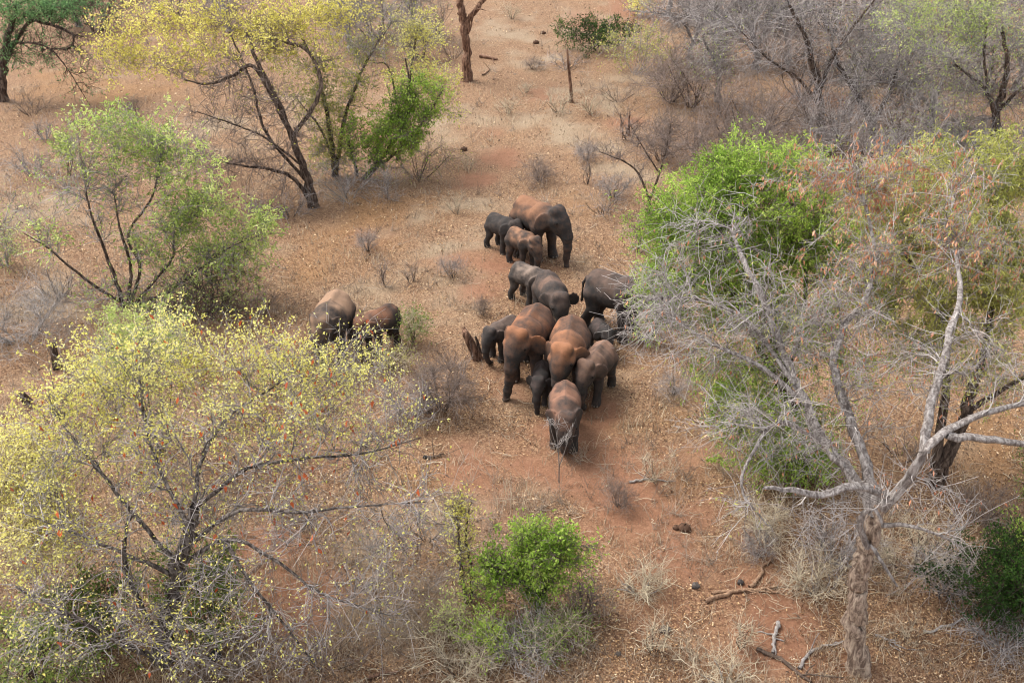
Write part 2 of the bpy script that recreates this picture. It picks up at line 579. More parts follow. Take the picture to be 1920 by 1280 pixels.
elephant("large elephant at the far end of the herd, orange dusted back and dark head", 1003, 474, 1.97, -52, (14, 4), 0, (30, 12), (.05, .02, -.05, 0), .95, .22, (.33, .155, .085))
elephant("small dark grey calf tucked beside the hind legs of the farthest elephant", 941, 468, 1.30, -45, (-5, 8), 1, (15, 15), (.05, -.06, .06, -.05), .12, .08, (.20, .13, .10), calf=.6)
elephant("young elephant with a pale orange back in front of the farthest large elephant", 978, 495, 1.28, -50, (-6, 16), 0, (20, 14), (.03, -.03, -.05, .05), .9, .5, (.40, .20, .115), calf=.5)
elephant("young grey elephant with a pale patch on its rump, head hidden behind a bigger one", 990, 566, 1.32, -45, (10, 14), 1, (12, 12), (.04, -.05, .04, -.05), .62, .3, (.36, .25, .19), calf=.4)
elephant("grey elephant with an ear spread wide, directly behind the two big orange ones", 1032, 610, 1.66, -76, (2, 20), 1, (66, 20), (0, 0, 0, 0), .55, .2, (.26, .15, .105))
elephant("large dark elephant mostly hidden behind the pale bare branches of the right hand tree", 1150, 622, 1.98, -36, (0, 8), 1, (20, 20), (.03, 0, 0, -.04), .36, .1, (.24, .14, .10))
elephant("tiny dark calf beneath the bare branches, before the hidden large elephant", 1126, 656, .95, -70, (-10, 4), 0, (40, 40), (0, 0, 0, 0), .1, .05, (.2, .12, .1), calf=1)
elephant("small grey brown elephant facing the broken stump with its trunk curled in", 944, 664, 1.18, -130, (8, 10), 1, (18, 18), (.03, -.02, -.04, .03), .5, .2, (.25, .16, .12), calf=.5)
elephant("big rust orange elephant with trunk hanging straight down, nearest the tangle of dead twigs", 994, 700, 1.98, -108, (-8, 5), 3, (46, 24), (.05, -.03, -.03, .03), 1.0, .8, (.38, .155, .075), fat=1.06)
elephant("big rust orange elephant with a pink blotched forehead behind the leading elephant", 1064, 722, 1.95, -99, (-10, 12), 1, (28, 28), (-.04, .03, 0, 0), 1.0, .8, (.40, .17, .085), fat=1.06)
elephant("slim black calf squeezed between the two big rust orange elephants", 1014, 746, 1.05, -97, (-4, 10), 0, (44, 30), (.04, -.04, 0, 0), .12, .06, (.2, .12, .1), calf=.8, fat=.8)
elephant("young brown elephant under the drooping twigs, forehead dusted pink, pale toenails on its forefoot", 1116, 738, 1.5, -118, (4, 8), 1, (24, 24), (.07, -.05, -.03, .03), .75, .55, (.33, .18, .12), calf=.3)
elephant("leading elephant with a humped reddish back and lowered head, nearest to the camera", 1057, 824, 1.54, -93, (4, 26), 1, (16, 22), (.05, -.05, -.04, .04), .9, .75, (.32, .155, .098), calf=.2)
elephant("large pale dusted elephant standing behind the yellow leaved tree, apart from the herd", 631, 662, 1.84, -97, (-4, 14), 0, (30, 20), (0, 0, 0, 0), 1.1, .9, (.40, .235, .145), fat=1.05)
elephant("young rust brown elephant beside the wispy green plant, head lowered into the yellow twigs", 717, 652, 1.34, -128, (-8, 18), 0, (14, 26), (.03, 0, .05, -.06), .85, .6, (.30, .135, .075), calf=.3)

# ------------------------------------------------------------------ vegetation
def tubes(P, R, sides, tint=None):
    """P (n,k,3) polylines, R (n,k) radii -> verts, quads, per-vertex tint"""
    n, k, _ = P.shape
    T = np.empty_like(P)
    T[:, 1:-1] = P[:, 2:] - P[:, :-2]; T[:, 0] = P[:, 1] - P[:, 0]; T[:, -1] = P[:, -1] - P[:, -2]
    T = norm(T)
    ref = norm(P[:, -1] - P[:, 0])
    a = np.where(np.abs(ref[:, 2:3]) > .8, np.array([[1., .2, 0]]), np.array([[.1, 0, 1.]]))
    U = norm(np.cross(np.repeat(a[:, None], k, 1), T)); W = np.cross(T, U)
    th = np.arange(sides) * 2 * math.pi / sides
    v = P[:, :, None] + R[:, :, None, None] * (U[:, :, None] * np.cos(th)[None, None, :, None] + W[:, :, None] * np.sin(th)[None, None, :, None])
    i = np.arange(n * k * sides).reshape(n, k, sides)
    j = np.roll(i, -1, 2)
    f = np.stack([i[:, :-1], j[:, :-1], j[:, 1:], i[:, 1:]], -1).reshape(-1, 4)
    t = np.repeat(RNG.random(n) if tint is None else tint, k * sides)
    return v.reshape(-1, 3), f, t


def resample(pts, k):
    """smooth polyline through control points (Catmull-Rom)"""
    p = np.asarray(pts, float)
    p = np.vstack([2 * p[0] - p[1], p, 2 * p[-1] - p[-2]])
    m = len(p) - 3
    t = np.linspace(0, m - 1e-6, k)
    i = t.astype(int); u = (t - i)[:, None]
    a, b, c, d = p[i], p[i + 1], p[i + 2], p[i + 3]
    return .5 * ((2 * b) + (c - a) * u + (2 * a - 5 * b + 4 * c - d) * u ** 2 + (3 * b - a - 3 * c + d) * u ** 3)


def grow(limbs, ends, wander=.12, up=.25, rmax=.05, k=6, thick=1.0):
    """limbs: list of (pts (m,3), radii (m,)); ends (n,3) crown points: each is reached by a curved branch from the nearest wood"""
    npos = np.concatenate([l[0] for l in limbs]); nr = np.concatenate([l[1] for l in limbs])
    nt = np.concatenate([norm(np.gradient(l[0], axis=0)) for l in limbs])
    d0 = np.array([np.min(((npos - e) ** 2).sum(1)) for e in ends])
    order = np.argsort(d0)
    cap = len(npos) + len(ends) * (k - 1)
    NP = np.zeros((cap, 3)); NTn = np.zeros((cap, 3)); NR = np.zeros(cap)
    m = len(npos); NP[:m], NTn[:m], NR[:m] = npos, nt, nr
    tt = np.linspace(0, 1, k)[:, None]
    BP = np.zeros((len(ends), k, 3)); BR = np.zeros((len(ends), k))
    for b, ei in enumerate(order):
        e = ends[ei]
        dv = e - NP[:m]
        ds = np.sqrt((dv ** 2).sum(1)) + 1e-6
        cosv = (dv * NTn[:m]).sum(1) / ds
        w = ds * (1.45 - .6 * cosv) + .004 / np.maximum(NR[:m], .004)
        j = np.argmin(w)
        L = ds[j]; p0 = NP[j]
        p1 = p0 + NTn[j] * L * .45 + np.array([0, 0, up * L]) * .5 + RNG.normal(0, wander * L, 3)
        q = (1 - tt) ** 2 * p0 + 2 * tt * (1 - tt) * p1 + tt ** 2 * e
        q[1:-1] += RNG.normal(0, .035 * L + .01, (k - 2, 3))
        r0 = min(NR[j] * .75, (.010 + .014 * L) * thick, rmax)
        BP[ei] = q
        BR[ei] = np.linspace(r0, max(.0045, r0 * .3), k)
        NP[m:m + k - 1] = q[1:]; NR[m:m + k - 1] = BR[ei][1:]
        NTn[m:m + k - 1] = norm(np.gradient(q, axis=0))[1:]
        m += k - 1
    return BP, BR


def sprout(P, R, per, lmin, lmax, spread, bias, tmin=.25, k=4, r0=.006, r1=.003, droop=0.0):
    """child twigs along polylines; per: (n,) how many each"""
    n, kk, _ = P.shape
    idx = np.repeat(np.arange(n), per)
    m = len(idx)
    if m == 0: return np.zeros((0, k, 3)), np.zeros((0, k)), idx
    t = tmin + (1 - tmin) * RNG.random(m)
    f = t * (kk - 1); i = np.minimum(f.astype(int), kk - 2); u = (f - i)[:, None]
    p0 = P[idx, i] * (1 - u) + P[idx, i + 1] * u
    tg = norm(P[idx, i + 1] - P[idx, i])
    dr = norm(tg * (1 - spread) + norm(RNG.normal(0, 1, (m, 3))) * spread + np.array(bias))
    L = (lmin + (lmax - lmin) * RNG.random(m))[:, None]
    bend = RNG.normal(0, .42, (m, 3)); bend[:, 2] -= droop
    s = np.linspace(0, 1, k)[None, :, None]
    Q = p0[:, None] + dr[:, None] * (L[:, None] * s) + bend[:, None] * (L[:, None] * s ** 2 * .6)
    Q[:, 1:] += RNG.normal(0, .03, (m, k - 1, 3)) * L[:, None]
    pr = R[idx, i]
    a = np.minimum(r0, pr * .9)
    Rr = a[:, None] + (np.minimum(r1, a)[:, None] - a[:, None]) * np.linspace(0, 1, k)[None]
    return Q, Rr, idx


def leaves(P, per, L, W, droop=.3, scatter=.03, tmin=.1, fold=0.0):
    """kite shaped leaves along polylines"""
    n, kk, _ = P.shape
    idx = np.repeat(np.arange(n), per)
    m = len(idx)
    t = tmin + (1 - tmin) * RNG.random(m)
    f = t * (kk - 1); i = np.minimum(f.astype(int), kk - 2); u = (f - i)[:, None]
    p = P[idx, i] * (1 - u) + P[idx, i + 1] * u + RNG.normal(0, scatter, (m, 3))
    tg = norm(P[idx, i + 1] - P[idx, i])
    d = norm(tg * .5 + norm(RNG.normal(0, 1, (m, 3))) + np.array([0, 0, -droop]))
    nrm = norm(RNG.normal(0, 1, (m, 3)) + np.array([0, 0, .9]))
    sd = norm(np.cross(d, nrm))
    nn = np.cross(sd, d)
    s = (.65 + .7 * RNG.random(m))[:, None]
    l, w = L * s, W * s
    mid = p + d * l * .45 + nn * l * .12
    tip = p + d * l - nn * l * .05
    v = np.stack([p, mid + sd * w * .5, tip, mid - sd * w * .5], 1)
    f4 = np.arange(m * 4).reshape(m, 4)
    cl = np.clip((fbm(p[:, 0] * 1.5 + p[:, 2], p[:, 1] * 1.5 - p[:, 2] * 1.3, 3) - .5) * 2.2 + .5, 0, 1)
    tint = np.repeat(np.clip(RNG.random(m) * .55 + .45 * cl, 0, 1), 4)
    return v.reshape(-1, 3), f4, tint


def part(name, pieces, mat, root, base, smooth=True):
    vs, fs, ts, o = [], [], [], 0
    for v, f, t in pieces:
        if len(v) == 0: continue
        vs.append(v); fs.append(f + o); ts.append(t); o += len(v)
    if not vs: return None
    me = mk_mesh(name, np.concatenate(vs) - base, np.concatenate(fs), smooth, {"tint": np.concatenate(ts)})
    o = link(name, me, mat, root)
    if name in ("foliage", "seed_pods", "twigs", "branches"): o["kind"] = "stuff"      # leaves, pods and twigs too fine to pick apart
    return o


def wood(pts, radii, k, rough=.05):
    p = resample(pts, k)
    r = np.interp(np.linspace(0, 1, k), np.linspace(0, 1, len(radii)), radii)
    return p, r


def trunk_tube(p, r, sides=10, flare=0.0):
    """gnarled tube: ridged, uneven section"""
    v, f, t = tubes(p[None], r[None], sides, np.array([.0]))
    k = len(p)
    vv = v.reshape(k, sides, 3)
    ph = RNG.random() * 6
    th = np.arange(sides) * 2 * math.pi / sides
    s = np.linspace(0, 1, k)[:, None]
    m = 1 + .10 * np.sin(3 * th + ph + 2 * s) + .06 * np.sin(5 * th - ph + 5 * s) + RNG.normal(0, .045, (k, sides))
    if flare:
        m = m + flare * np.exp(-s * k / 1.6) * (1 + .5 * np.sin(4 * th + ph))
    vv = p[:, None] + (vv - p[:, None]) * m[..., None]
    cap = vv[-1].mean(0)
    return vv.reshape(-1, 3), f, np.zeros(len(t))


TREES = {}


def tree(name, label, base, limbs, blobs, bark, twigm, leafm=None, leaf=(.07, .03, .3), twig=(6, .35, .8, .55, (0, 0, .15)), twl=(3, .12, .3), podm=None, podsize=(.10, .03), group="trees of the dry woodland",
         sides=9, up=.2, flare=.45, cat="tree", wander=.12, rt=.0065, droop=0.0, minz=.15, rmax=.05, fine=False, limbm=None, ls=1.0):
    """limbs: [(list of (px, py, metres behind the base), (r0 ... r1))], blobs: [(px, py, metres behind, half width px, half height px, half depth m, branches, leaves per twiglet, pods per twig)]"""
    g = G(*base)
    Y0 = g[1]
    LB, tr = [], []
    for li, (pts, rad) in enumerate(limbs):
        a = np.array([V(p[0], p[1], Y0 + p[2]) for p in pts])
        if li == 0 and abs(pts[0][0] - base[0]) < 30 and abs(pts[0][1] - base[1]) < 30:
            a[0] = g + (0, 0, -.12)
        k = max(6, int(np.linalg.norm(np.diff(a, axis=0), axis=1).sum() / (.12 if li == 0 and fine else .22)) + 2)
        p, r = wood(a, tuple(q * ls for q in rad), k)
        p[1:-1] += RNG.normal(0, 1, (k - 2, 3)) * (r[1:-1, None] * .22)
        LB.append((p, r))
        tr.append(trunk_tube(p, r, sides if rad[0] > .06 else 6, flare if li == 0 else 0))
    E, lw, pw_ = [], [], []
    for bl in blobs:
        cx, cy, dY, rx, ry, rd, n = bl[:7]
        u = norm(RNG.normal(0, 1, (n, 3))) * (RNG.random((n, 1)) ** .42)
        u *= np.where(RNG.random((n, 1)) < .2, 1.15 + .4 * RNG.random((n, 1)), 1)
        e = V(cx + u[:, 0] * rx, cy + u[:, 2] * ry, Y0 + dY + u[:, 1] * rd)
        e[:, 2] = np.maximum(e[:, 2], gz(e[:, 0], e[:, 1]) + minz)
        E.append(e)
        lw += [bl[7] if len(bl) > 7 else 0] * n
        pw_ += [bl[8] if len(bl) > 8 else 0] * n
    return finish_tree(name, label, g, LB, tr, np.concatenate(E), np.array(lw, float), np.array(pw_, float), bark, twigm, leafm, leaf, twig, twl, podm, podsize, group, up, cat, wander, rt, droop, rmax, fine, limbm)


def finish_tree(name, label, g, LB, tr, E, lw, pw_, bark, twigm, leafm, leaf, twig, twl, podm, podsize, group, up, cat, wander, rt, droop, rmax=.05, fine=False, limbm=None):
    BP, BR = grow(LB, E, wander, up, rmax, thick=1.0 + max(0, g[1] - 26) * .035)
    root = empty(name, tuple(g), label, cat, group)
    if tr and limbm is not None:
        part("trunk", tr[:1], bark, root, g)
        for x in tr[1:]: part("limb", [x], limbm, root, g)
    elif tr: part("trunk", tr, bark, root, g)
    nb = len(BP)
    pern = RNG.poisson(twig[0], nb)
    TP, TRr, ti = sprout(BP, BR, pern, twig[1], twig[2], twig[3], twig[4], .2, 4 if fine else 3, rt, rt * .55, droop)
    SP_, SR, si = sprout(TP, TRr, RNG.poisson(twl[0], len(TP)), twl[1], twl[2], .6, (0, 0, .1), .25, 2, rt * .7, rt * .4, droop)
    part("branches", [tubes(BP, BR, 4 if g[1] < 24 else 3)], twigm, root, g)
    part("twigs", [tubes(TP, TRr, 3), tubes(SP_, SR, 3)], twigm, root, g)
    if leafm is not None and lw.max() > 0:
        per = RNG.poisson(lw[ti[si]])
        per2 = RNG.poisson(lw[ti] * 1.2)
        part("foliage", [leaves(SP_, per, *leaf, .035, .45), leaves(TP, per2, *leaf, .035, .65)], leafm, root, g, False)
    if podm is not None and pw_.max() > 0:
        per = RNG.poisson(pw_[ti])
        part("seed_pods", [leaves(TP, per, podsize[0], podsize[1], 2.2, .02, .5)], podm, root, g, False)
    return root


def bush(name, label, px, py, h, r, stems, branches, bark, twigm, leafm=None, lw=0.0, leaf=(.06, .028, .2), twig=(4.5, .2, .55, .6, (0, 0, .2)), twl=(1.9, .08, .25), group="shrubs of the dry woodland", rs=.02, lean=(0, 0), flat=1.0, low=.1, rt=.005, podm=None, pw_=0.0, cat="shrub", up=.3, depth=None):
    """many stemmed shrub: h height, r half width in metres"""
    g = G(px, py)
    rd = depth or r
    LB, tr = [], []
    for s in range(stems):
        a = RNG.random() * 6.283
        q = (.25 + .7 * RNG.random())
        o = np.array([math.cos(a) * r * q, math.sin(a) * rd * q, 0])
        top = g + o * .75 + np.array([lean[0], lean[1], h * (.45 + .4 * RNG.random())])
        b0 = g + o * .12 + np.array([0, 0, -.06])
        mid = (b0 + top) * .5 + RNG.normal(0, .08 * h, 3)
        k = max(5, int(h / .25) + 3)
        p, rr = wood([b0, mid, top], (rs * (.7 + .6 * RNG.random()), rs * .4), k)
        LB.append((p, rr)); tr.append(tubes(p[None], rr[None], 6, np.array([.2])))
    u = norm(RNG.normal(0, 1, (branches, 3))) * (RNG.random((branches, 1)) ** .4)
    u *= np.where(RNG.random((branches, 1)) < .2, 1.1 + .3 * RNG.random((branches, 1)), 1)
    E = g + np.array([lean[0], lean[1], 0]) + np.stack([u[:, 0] * r, u[:, 1] * rd, np.maximum(h * (low + (1 - low) * (.5 + .5 * u[:, 2])), .05)], -1)
    n = len(E)
    return finish_tree(name, label, g, LB, [(v, f, t) for v, f, t in tr], E, np.full(n, lw), np.full(n, pw_), bark, twigm, leafm, leaf, twig, twl, podm, (.1, .03), group, up, cat, .12, rt, 0.0)


PROTO = {}


def bush_copy(key, name, label, px, py, h, r, group, builder):
    """first of a kind is built, later ones are copies with their own place, turn and size"""
    if key not in PROTO:
        root = builder()
        PROTO[key] = (root, h, r)
        return root
    src, h0, r0 = PROTO[key]
    c = src.copy(); COL.objects.link(c)
    g = G(px, py)
    c.name = name
    c.location = tuple(g)
    c.rotation_euler = (0, 0, RNG.random() * 6.283)
    c.scale = (r / r0, r / r0, h / h0)
    c["label"] = label
    for ch in src.children:
        d = ch.copy(); COL.objects.link(d); d.parent = c
    return c


# ---------- bark, twigs and leaves
B_GREY = bark_mat("pale_grey_bark", srgb(110, 101, 96), srgb(148, 139, 133), srgb(184, 176, 170))
B_GREY2 = bark_mat("weathered_brown_grey_bark", srgb(58, 50, 46), srgb(100, 90, 84), srgb(140, 130, 122))
B_TRUNK = bark_mat("flaking_pinkish_bark", srgb(106, 88, 76), srgb(162, 140, 122), srgb(202, 180, 158))
B_TAN = bark_mat("flaking_tan_bark", srgb(98, 72, 56), srgb(150, 118, 96), srgb(186, 152, 122))
B_DARK = bark_mat("dark_brown_bark", srgb(50, 40, 34), srgb(88, 72, 62), srgb(128, 110, 96))
B_RED = bark_mat("red_brown_bark", srgb(70, 48, 38), srgb(116, 86, 68), srgb(160, 126, 104))
T_PALE = twig_mat("pale_grey_twig", srgb(98, 90, 86), srgb(190, 182, 176))
T_GREY = twig_mat("grey_twig", srgb(68, 62, 60), srgb(184, 175, 170))
T_TAN = twig_mat("tan_twig", srgb(128, 112, 96), srgb(214, 200, 172))
T_BROWN = twig_mat("brown_twig", srgb(82, 70, 64), srgb(154, 138, 128))
T_DARK = twig_mat("dark_twig", srgb(38, 31, 28), srgb(80, 66, 58))
L_YEL = leaf_mat("yellow_leaf", [(0, srgb(164, 160, 72)), (0.4, srgb(228, 220, 116)), (1, srgb(254, 250, 176))])
L_YEL2 = leaf_mat("bright_yellow_leaf", [(0, srgb(156, 150, 70)), (0.4, srgb(216, 206, 102)), (1, srgb(250, 240, 150))])
L_PALE = leaf_mat("pale_green_leaf", [(0, srgb(110, 138, 62)), (0.5, srgb(180, 198, 106)), (1, srgb(240, 240, 164))])
L_GREEN = leaf_mat("bright_green_leaf", [(0, srgb(78, 104, 34)), (0.45, srgb(148, 180, 70)), (1, srgb(216, 226, 122))])
L_MID = leaf_mat("mid_green_leaf", [(0, srgb(70, 90, 40)), (0.5, srgb(118, 140, 66)), (1, srgb(178, 188, 104))])
L_OLIVE = leaf_mat("olive_leaf", [(0, srgb(104, 114, 56)), (0.5, srgb(172, 174, 92)), (1, srgb(226, 220, 134))])
L_DKG = leaf_mat("dark_green_leaf", [(0, srgb(26, 44, 16)), (.5, srgb(48, 76, 28)), (1, srgb(86, 118, 48))])
L_TEAL = leaf_mat("blue_green_leaf", [(0, srgb(57, 96, 57)), (.5, srgb(101, 142, 89)), (1, srgb(161, 193, 128))])
L_ORANGE = leaf_mat("rust_orange_pod", [(0, srgb(160, 98, 74)), (0.5, srgb(210, 146, 112)), (1, srgb(238, 198, 164))], .2)
L_RED = leaf_mat("red_dry_leaf", [(0, srgb(170, 74, 40)), (1, srgb(222, 120, 74))], .2)

# ---------- the big bare tree on the right
tree("bare_grey_tree", "tall bare tree with pale flaking trunk and grey limbs at the bottom right", (1612, 1252),
     [([(1612, 1252, 0), (1607, 1170, 0), (1612, 1100, 0), (1622, 1040, 0), (1636, 985, .1), (1646, 950, .15)], (.195, .17, .165, .16, .16, .145)),
      ([(1640, 965, .1), (1602, 895, .5), (1545, 830, 1.0), (1512, 760, 1.4), (1470, 665, 2.0), (1430, 560, 2.5), (1400, 500, 2.9), (1375, 440, 3.4)], (.11, .09, .07, .05, .03)),
      ([(1645, 955, .1), (1622, 870, .7), (1592, 780, 1.3), (1562, 690, 1.9), (1585, 610, 2.6), (1625, 555, 3.2), (1640, 470, 4.0), (1620, 380, 4.8)], (.10, .085, .065, .045, .025)),
      ([(1650, 955, .1), (1700, 905, 0), (1735, 842, -.1), (1790, 800, .2), (1860, 770, .4), (1930, 755, .6)], (.095, .08, .065, .05, .04)),
      ([(1732, 848, -.1), (1742, 770, .4), (1766, 690, .9), (1778, 630, 1.4), (1800, 550, 2.4), (1790, 460, 3.6)], (.085, .07, .055, .03)),
      ([(1775, 815, .1), (1850, 822, .1), (1935, 832, .2)], (.07, .06, .05)),
      ([(1665, 930, .1), (1605, 910, -.1), (1540, 927, -.2), (1485, 918, -.3), (1432, 914, -.4)], (.075, .065, .055, .025)),
      ([(1628, 1030, -.1), (1612, 988, -.2), (1622, 962, -.3), (1640, 955, -.35), (1655, 985, -.4)], (.06, .055, .04, .02)),
      ([(1630, 1020, -.1), (1655, 1055, -.25), (1682, 1098, -.35)], (.04, .03, .02)),
      ([(1545, 830, 1.0), (1460, 790, .9), (1410, 850, .3), (1390, 915, -.1), (1440, 985, -.4)], (.05, .035, .025, .012)),
      ([(1648, 985, 0), (1700, 985, -.3), (1760, 1002, -.5), (1810, 1030, -.6)], (.05, .035, .02, .01)),
      ([(1512, 760, 1.4), (1430, 690, 1.8), (1330, 640, 2.2), (1270, 600, 2.6)], (.05, .035, .02)),
      ([(1490, 720, 1.6), (1400, 600, 2.6), (1300, 560, 3.2), (1215, 560, 3.4)], (.045, .03, .015))],
     [(1340, 450, 3.4, 120, 90, 1.0, 24, 0, 0.46), (1250, 590, 3.0, 80, 70, .8, 32, 0, 0.4), (1340, 650, 2.0, 130, 80, .8, 37, 0.3, 0.35), (1200, 610, 3.2, 50, 55, .6, 16, 0, 0.35), (1470, 580, 2.4, 110, 90, .8, 38, .3, 0.35),
      (1590, 650, 2.2, 120, 100, .9, 38, .3, 0.58), (1440, 790, 1.0, 140, 80, .8, 39, .3, 0.23), (1540, 330, 5.2, 180, 60, .8, 32, 1.1, 5.7), (1700, 330, 5.2, 170, 65, .8, 38, 1.1, 5.9), (1740, 470, 3.8, 160, 90, .9, 38, 1.3, 4),
      (1860, 420, 4.2, 110, 120, .9, 28, 0.88, 3.1), (1620, 480, 3.6, 120, 80, .8, 28, 0.45, 1.9), (1700, 720, 1.4, 110, 90, .8, 28, .3, 0.58), (1870, 680, 1.2, 100, 80, .8, 28, .3, 0.46), (1560, 860, .6, 110, 60, .7, 13, 0, 0.26),
      (1410, 950, -.3, 60, 70, .4, 7, 0.52, 0.13), (1740, 960, -.3, 110, 70, .5, 13, 0, 0.78), (1560, 960, 0, 110, 50, .5, 9, 0, 0), (1820, 1030, -.6, 60, 60, .4, 5, 0, 0), (1240, 520, 3.6, 60, 50, .6, 12, 0, 0.23)],
     B_TRUNK, T_PALE, L_OLIVE, (.085, .018, 1.0), (5.5, .25, .8, .66, (0, 0, .02)), (3.2, .12, .36), L_ORANGE, (.095, .028), sides=16, flare=.45, rt=.0058, droop=.12, fine=True, limbm=B_GREY)

# ---------- the bright green tree behind it
tree("green_tree", "bright green feathery tree behind the pale bare branches", (1500, 885),
     [([(1500, 885, 0), (1490, 800, .1), (1470, 700, .2), (1440, 600, .4)], (.15, .12, .10, .06)), ([(1488, 780, .1), (1420, 640, .5), (1350, 500, 1.0), (1330, 400, 1.4)], (.09, .06, .03)), ([(1475, 720, .1), (1510, 560, .6), (1500, 420, 1.2)], (.08, .05, .03))],
     [(1300, 420, 1.2, 85, 80, .9, 64, 8.6), (1370, 340, 1.8, 70, 60, .8, 48, 8.6), (1400, 430, 1.0, 110, 80, .9, 73, 8.6), (1500, 320, 2.0, 80, 50, .8, 39, 6.1), (1520, 440, 1.2, 90, 90, .9, 55, 7.6), (1270, 530, .4, 75, 80, .8, 43, 8.6), (1390, 560, .4, 90, 70, .8, 43, 6.1),
      (1480, 620, .2, 110, 70, .8, 39, 4.9), (1400, 780, -.3, 80, 70, .7, 43, 7.6), (1500, 850, -.4, 80, 60, .6, 43, 7.6), (1340, 700, 0, 60, 50, .6, 21, 4.9), (1580, 560, .6, 70, 70, .8, 25, 3.6), (1240, 440, 1.0, 40, 35, .5, 14, 4.2), (1235, 590, .2, 45, 40, .5, 14, 4.9), (1330, 600, .2, 55, 45, .6, 15, 4.2), (1450, 690, 0, 60, 45, .6, 14, 3.6), (1360, 750, -.2, 50, 45, .5, 14, 4.9), (1440, 870, -.5, 50, 35, .5, 12, 4.9), (1550, 790, -.2, 55, 50, .5, 14, 3.6), (1610, 690, .2, 50, 45, .5, 12, 3), (1600, 430, 1.4, 55, 55, .7, 14, 4.2), (1420, 290, 2.2, 40, 30, .6, 10, 4.9)],
     B_DARK, T_BROWN, L_GREEN, (.085, .024, .3), (6, .25, .65, .6, (0, 0, .1)), (3.2, .1, .3))

# ---------- the dark leaning tree at the right edge
tree("olive_tree", "dark trunked tree with olive feathery crown at the right edge", (1752, 905),
     [([(1752, 905, 0), (1790, 830, 0), (1820, 740, .1), (1850, 640, .4), (1860, 520, 1.0)], (.17, .15, .12, .09, .05)), ([(1748, 895, 0), (1765, 800, .1), (1775, 700, .3), (1760, 580, .8), (1700, 480, 1.3)], (.12, .10, .07, .04)),
      ([(1815, 770, 0), (1880, 730, 0), (1950, 690, 0)], (.07, .05, .04))],
     [(1690, 400, 1.6, 110, 80, .9, 49, 7, 0.4), (1820, 420, 1.4, 110, 100, .9, 64, 8.2, 0.3), (1800, 560, .8, 120, 70, .9, 51, 7, 0.2), (1900, 540, .8, 60, 90, .8, 41, 8.2), (1660, 540, 1.2, 70, 60, .8, 30, 5.8), (1890, 320, 2.0, 60, 60, .8, 30, 7), (1760, 320, 2.2, 90, 40, .7, 26, 4.7, 0.5),
      (1850, 690, .2, 90, 60, .7, 32, 2.8), (1720, 640, .6, 80, 50, .7, 26, 3.6)],
     B_DARK, T_GREY, L_OLIVE, (.11, .024, .6), (6, .25, .65, .6, (0, 0, .1)), (3, .1, .3), L_ORANGE)

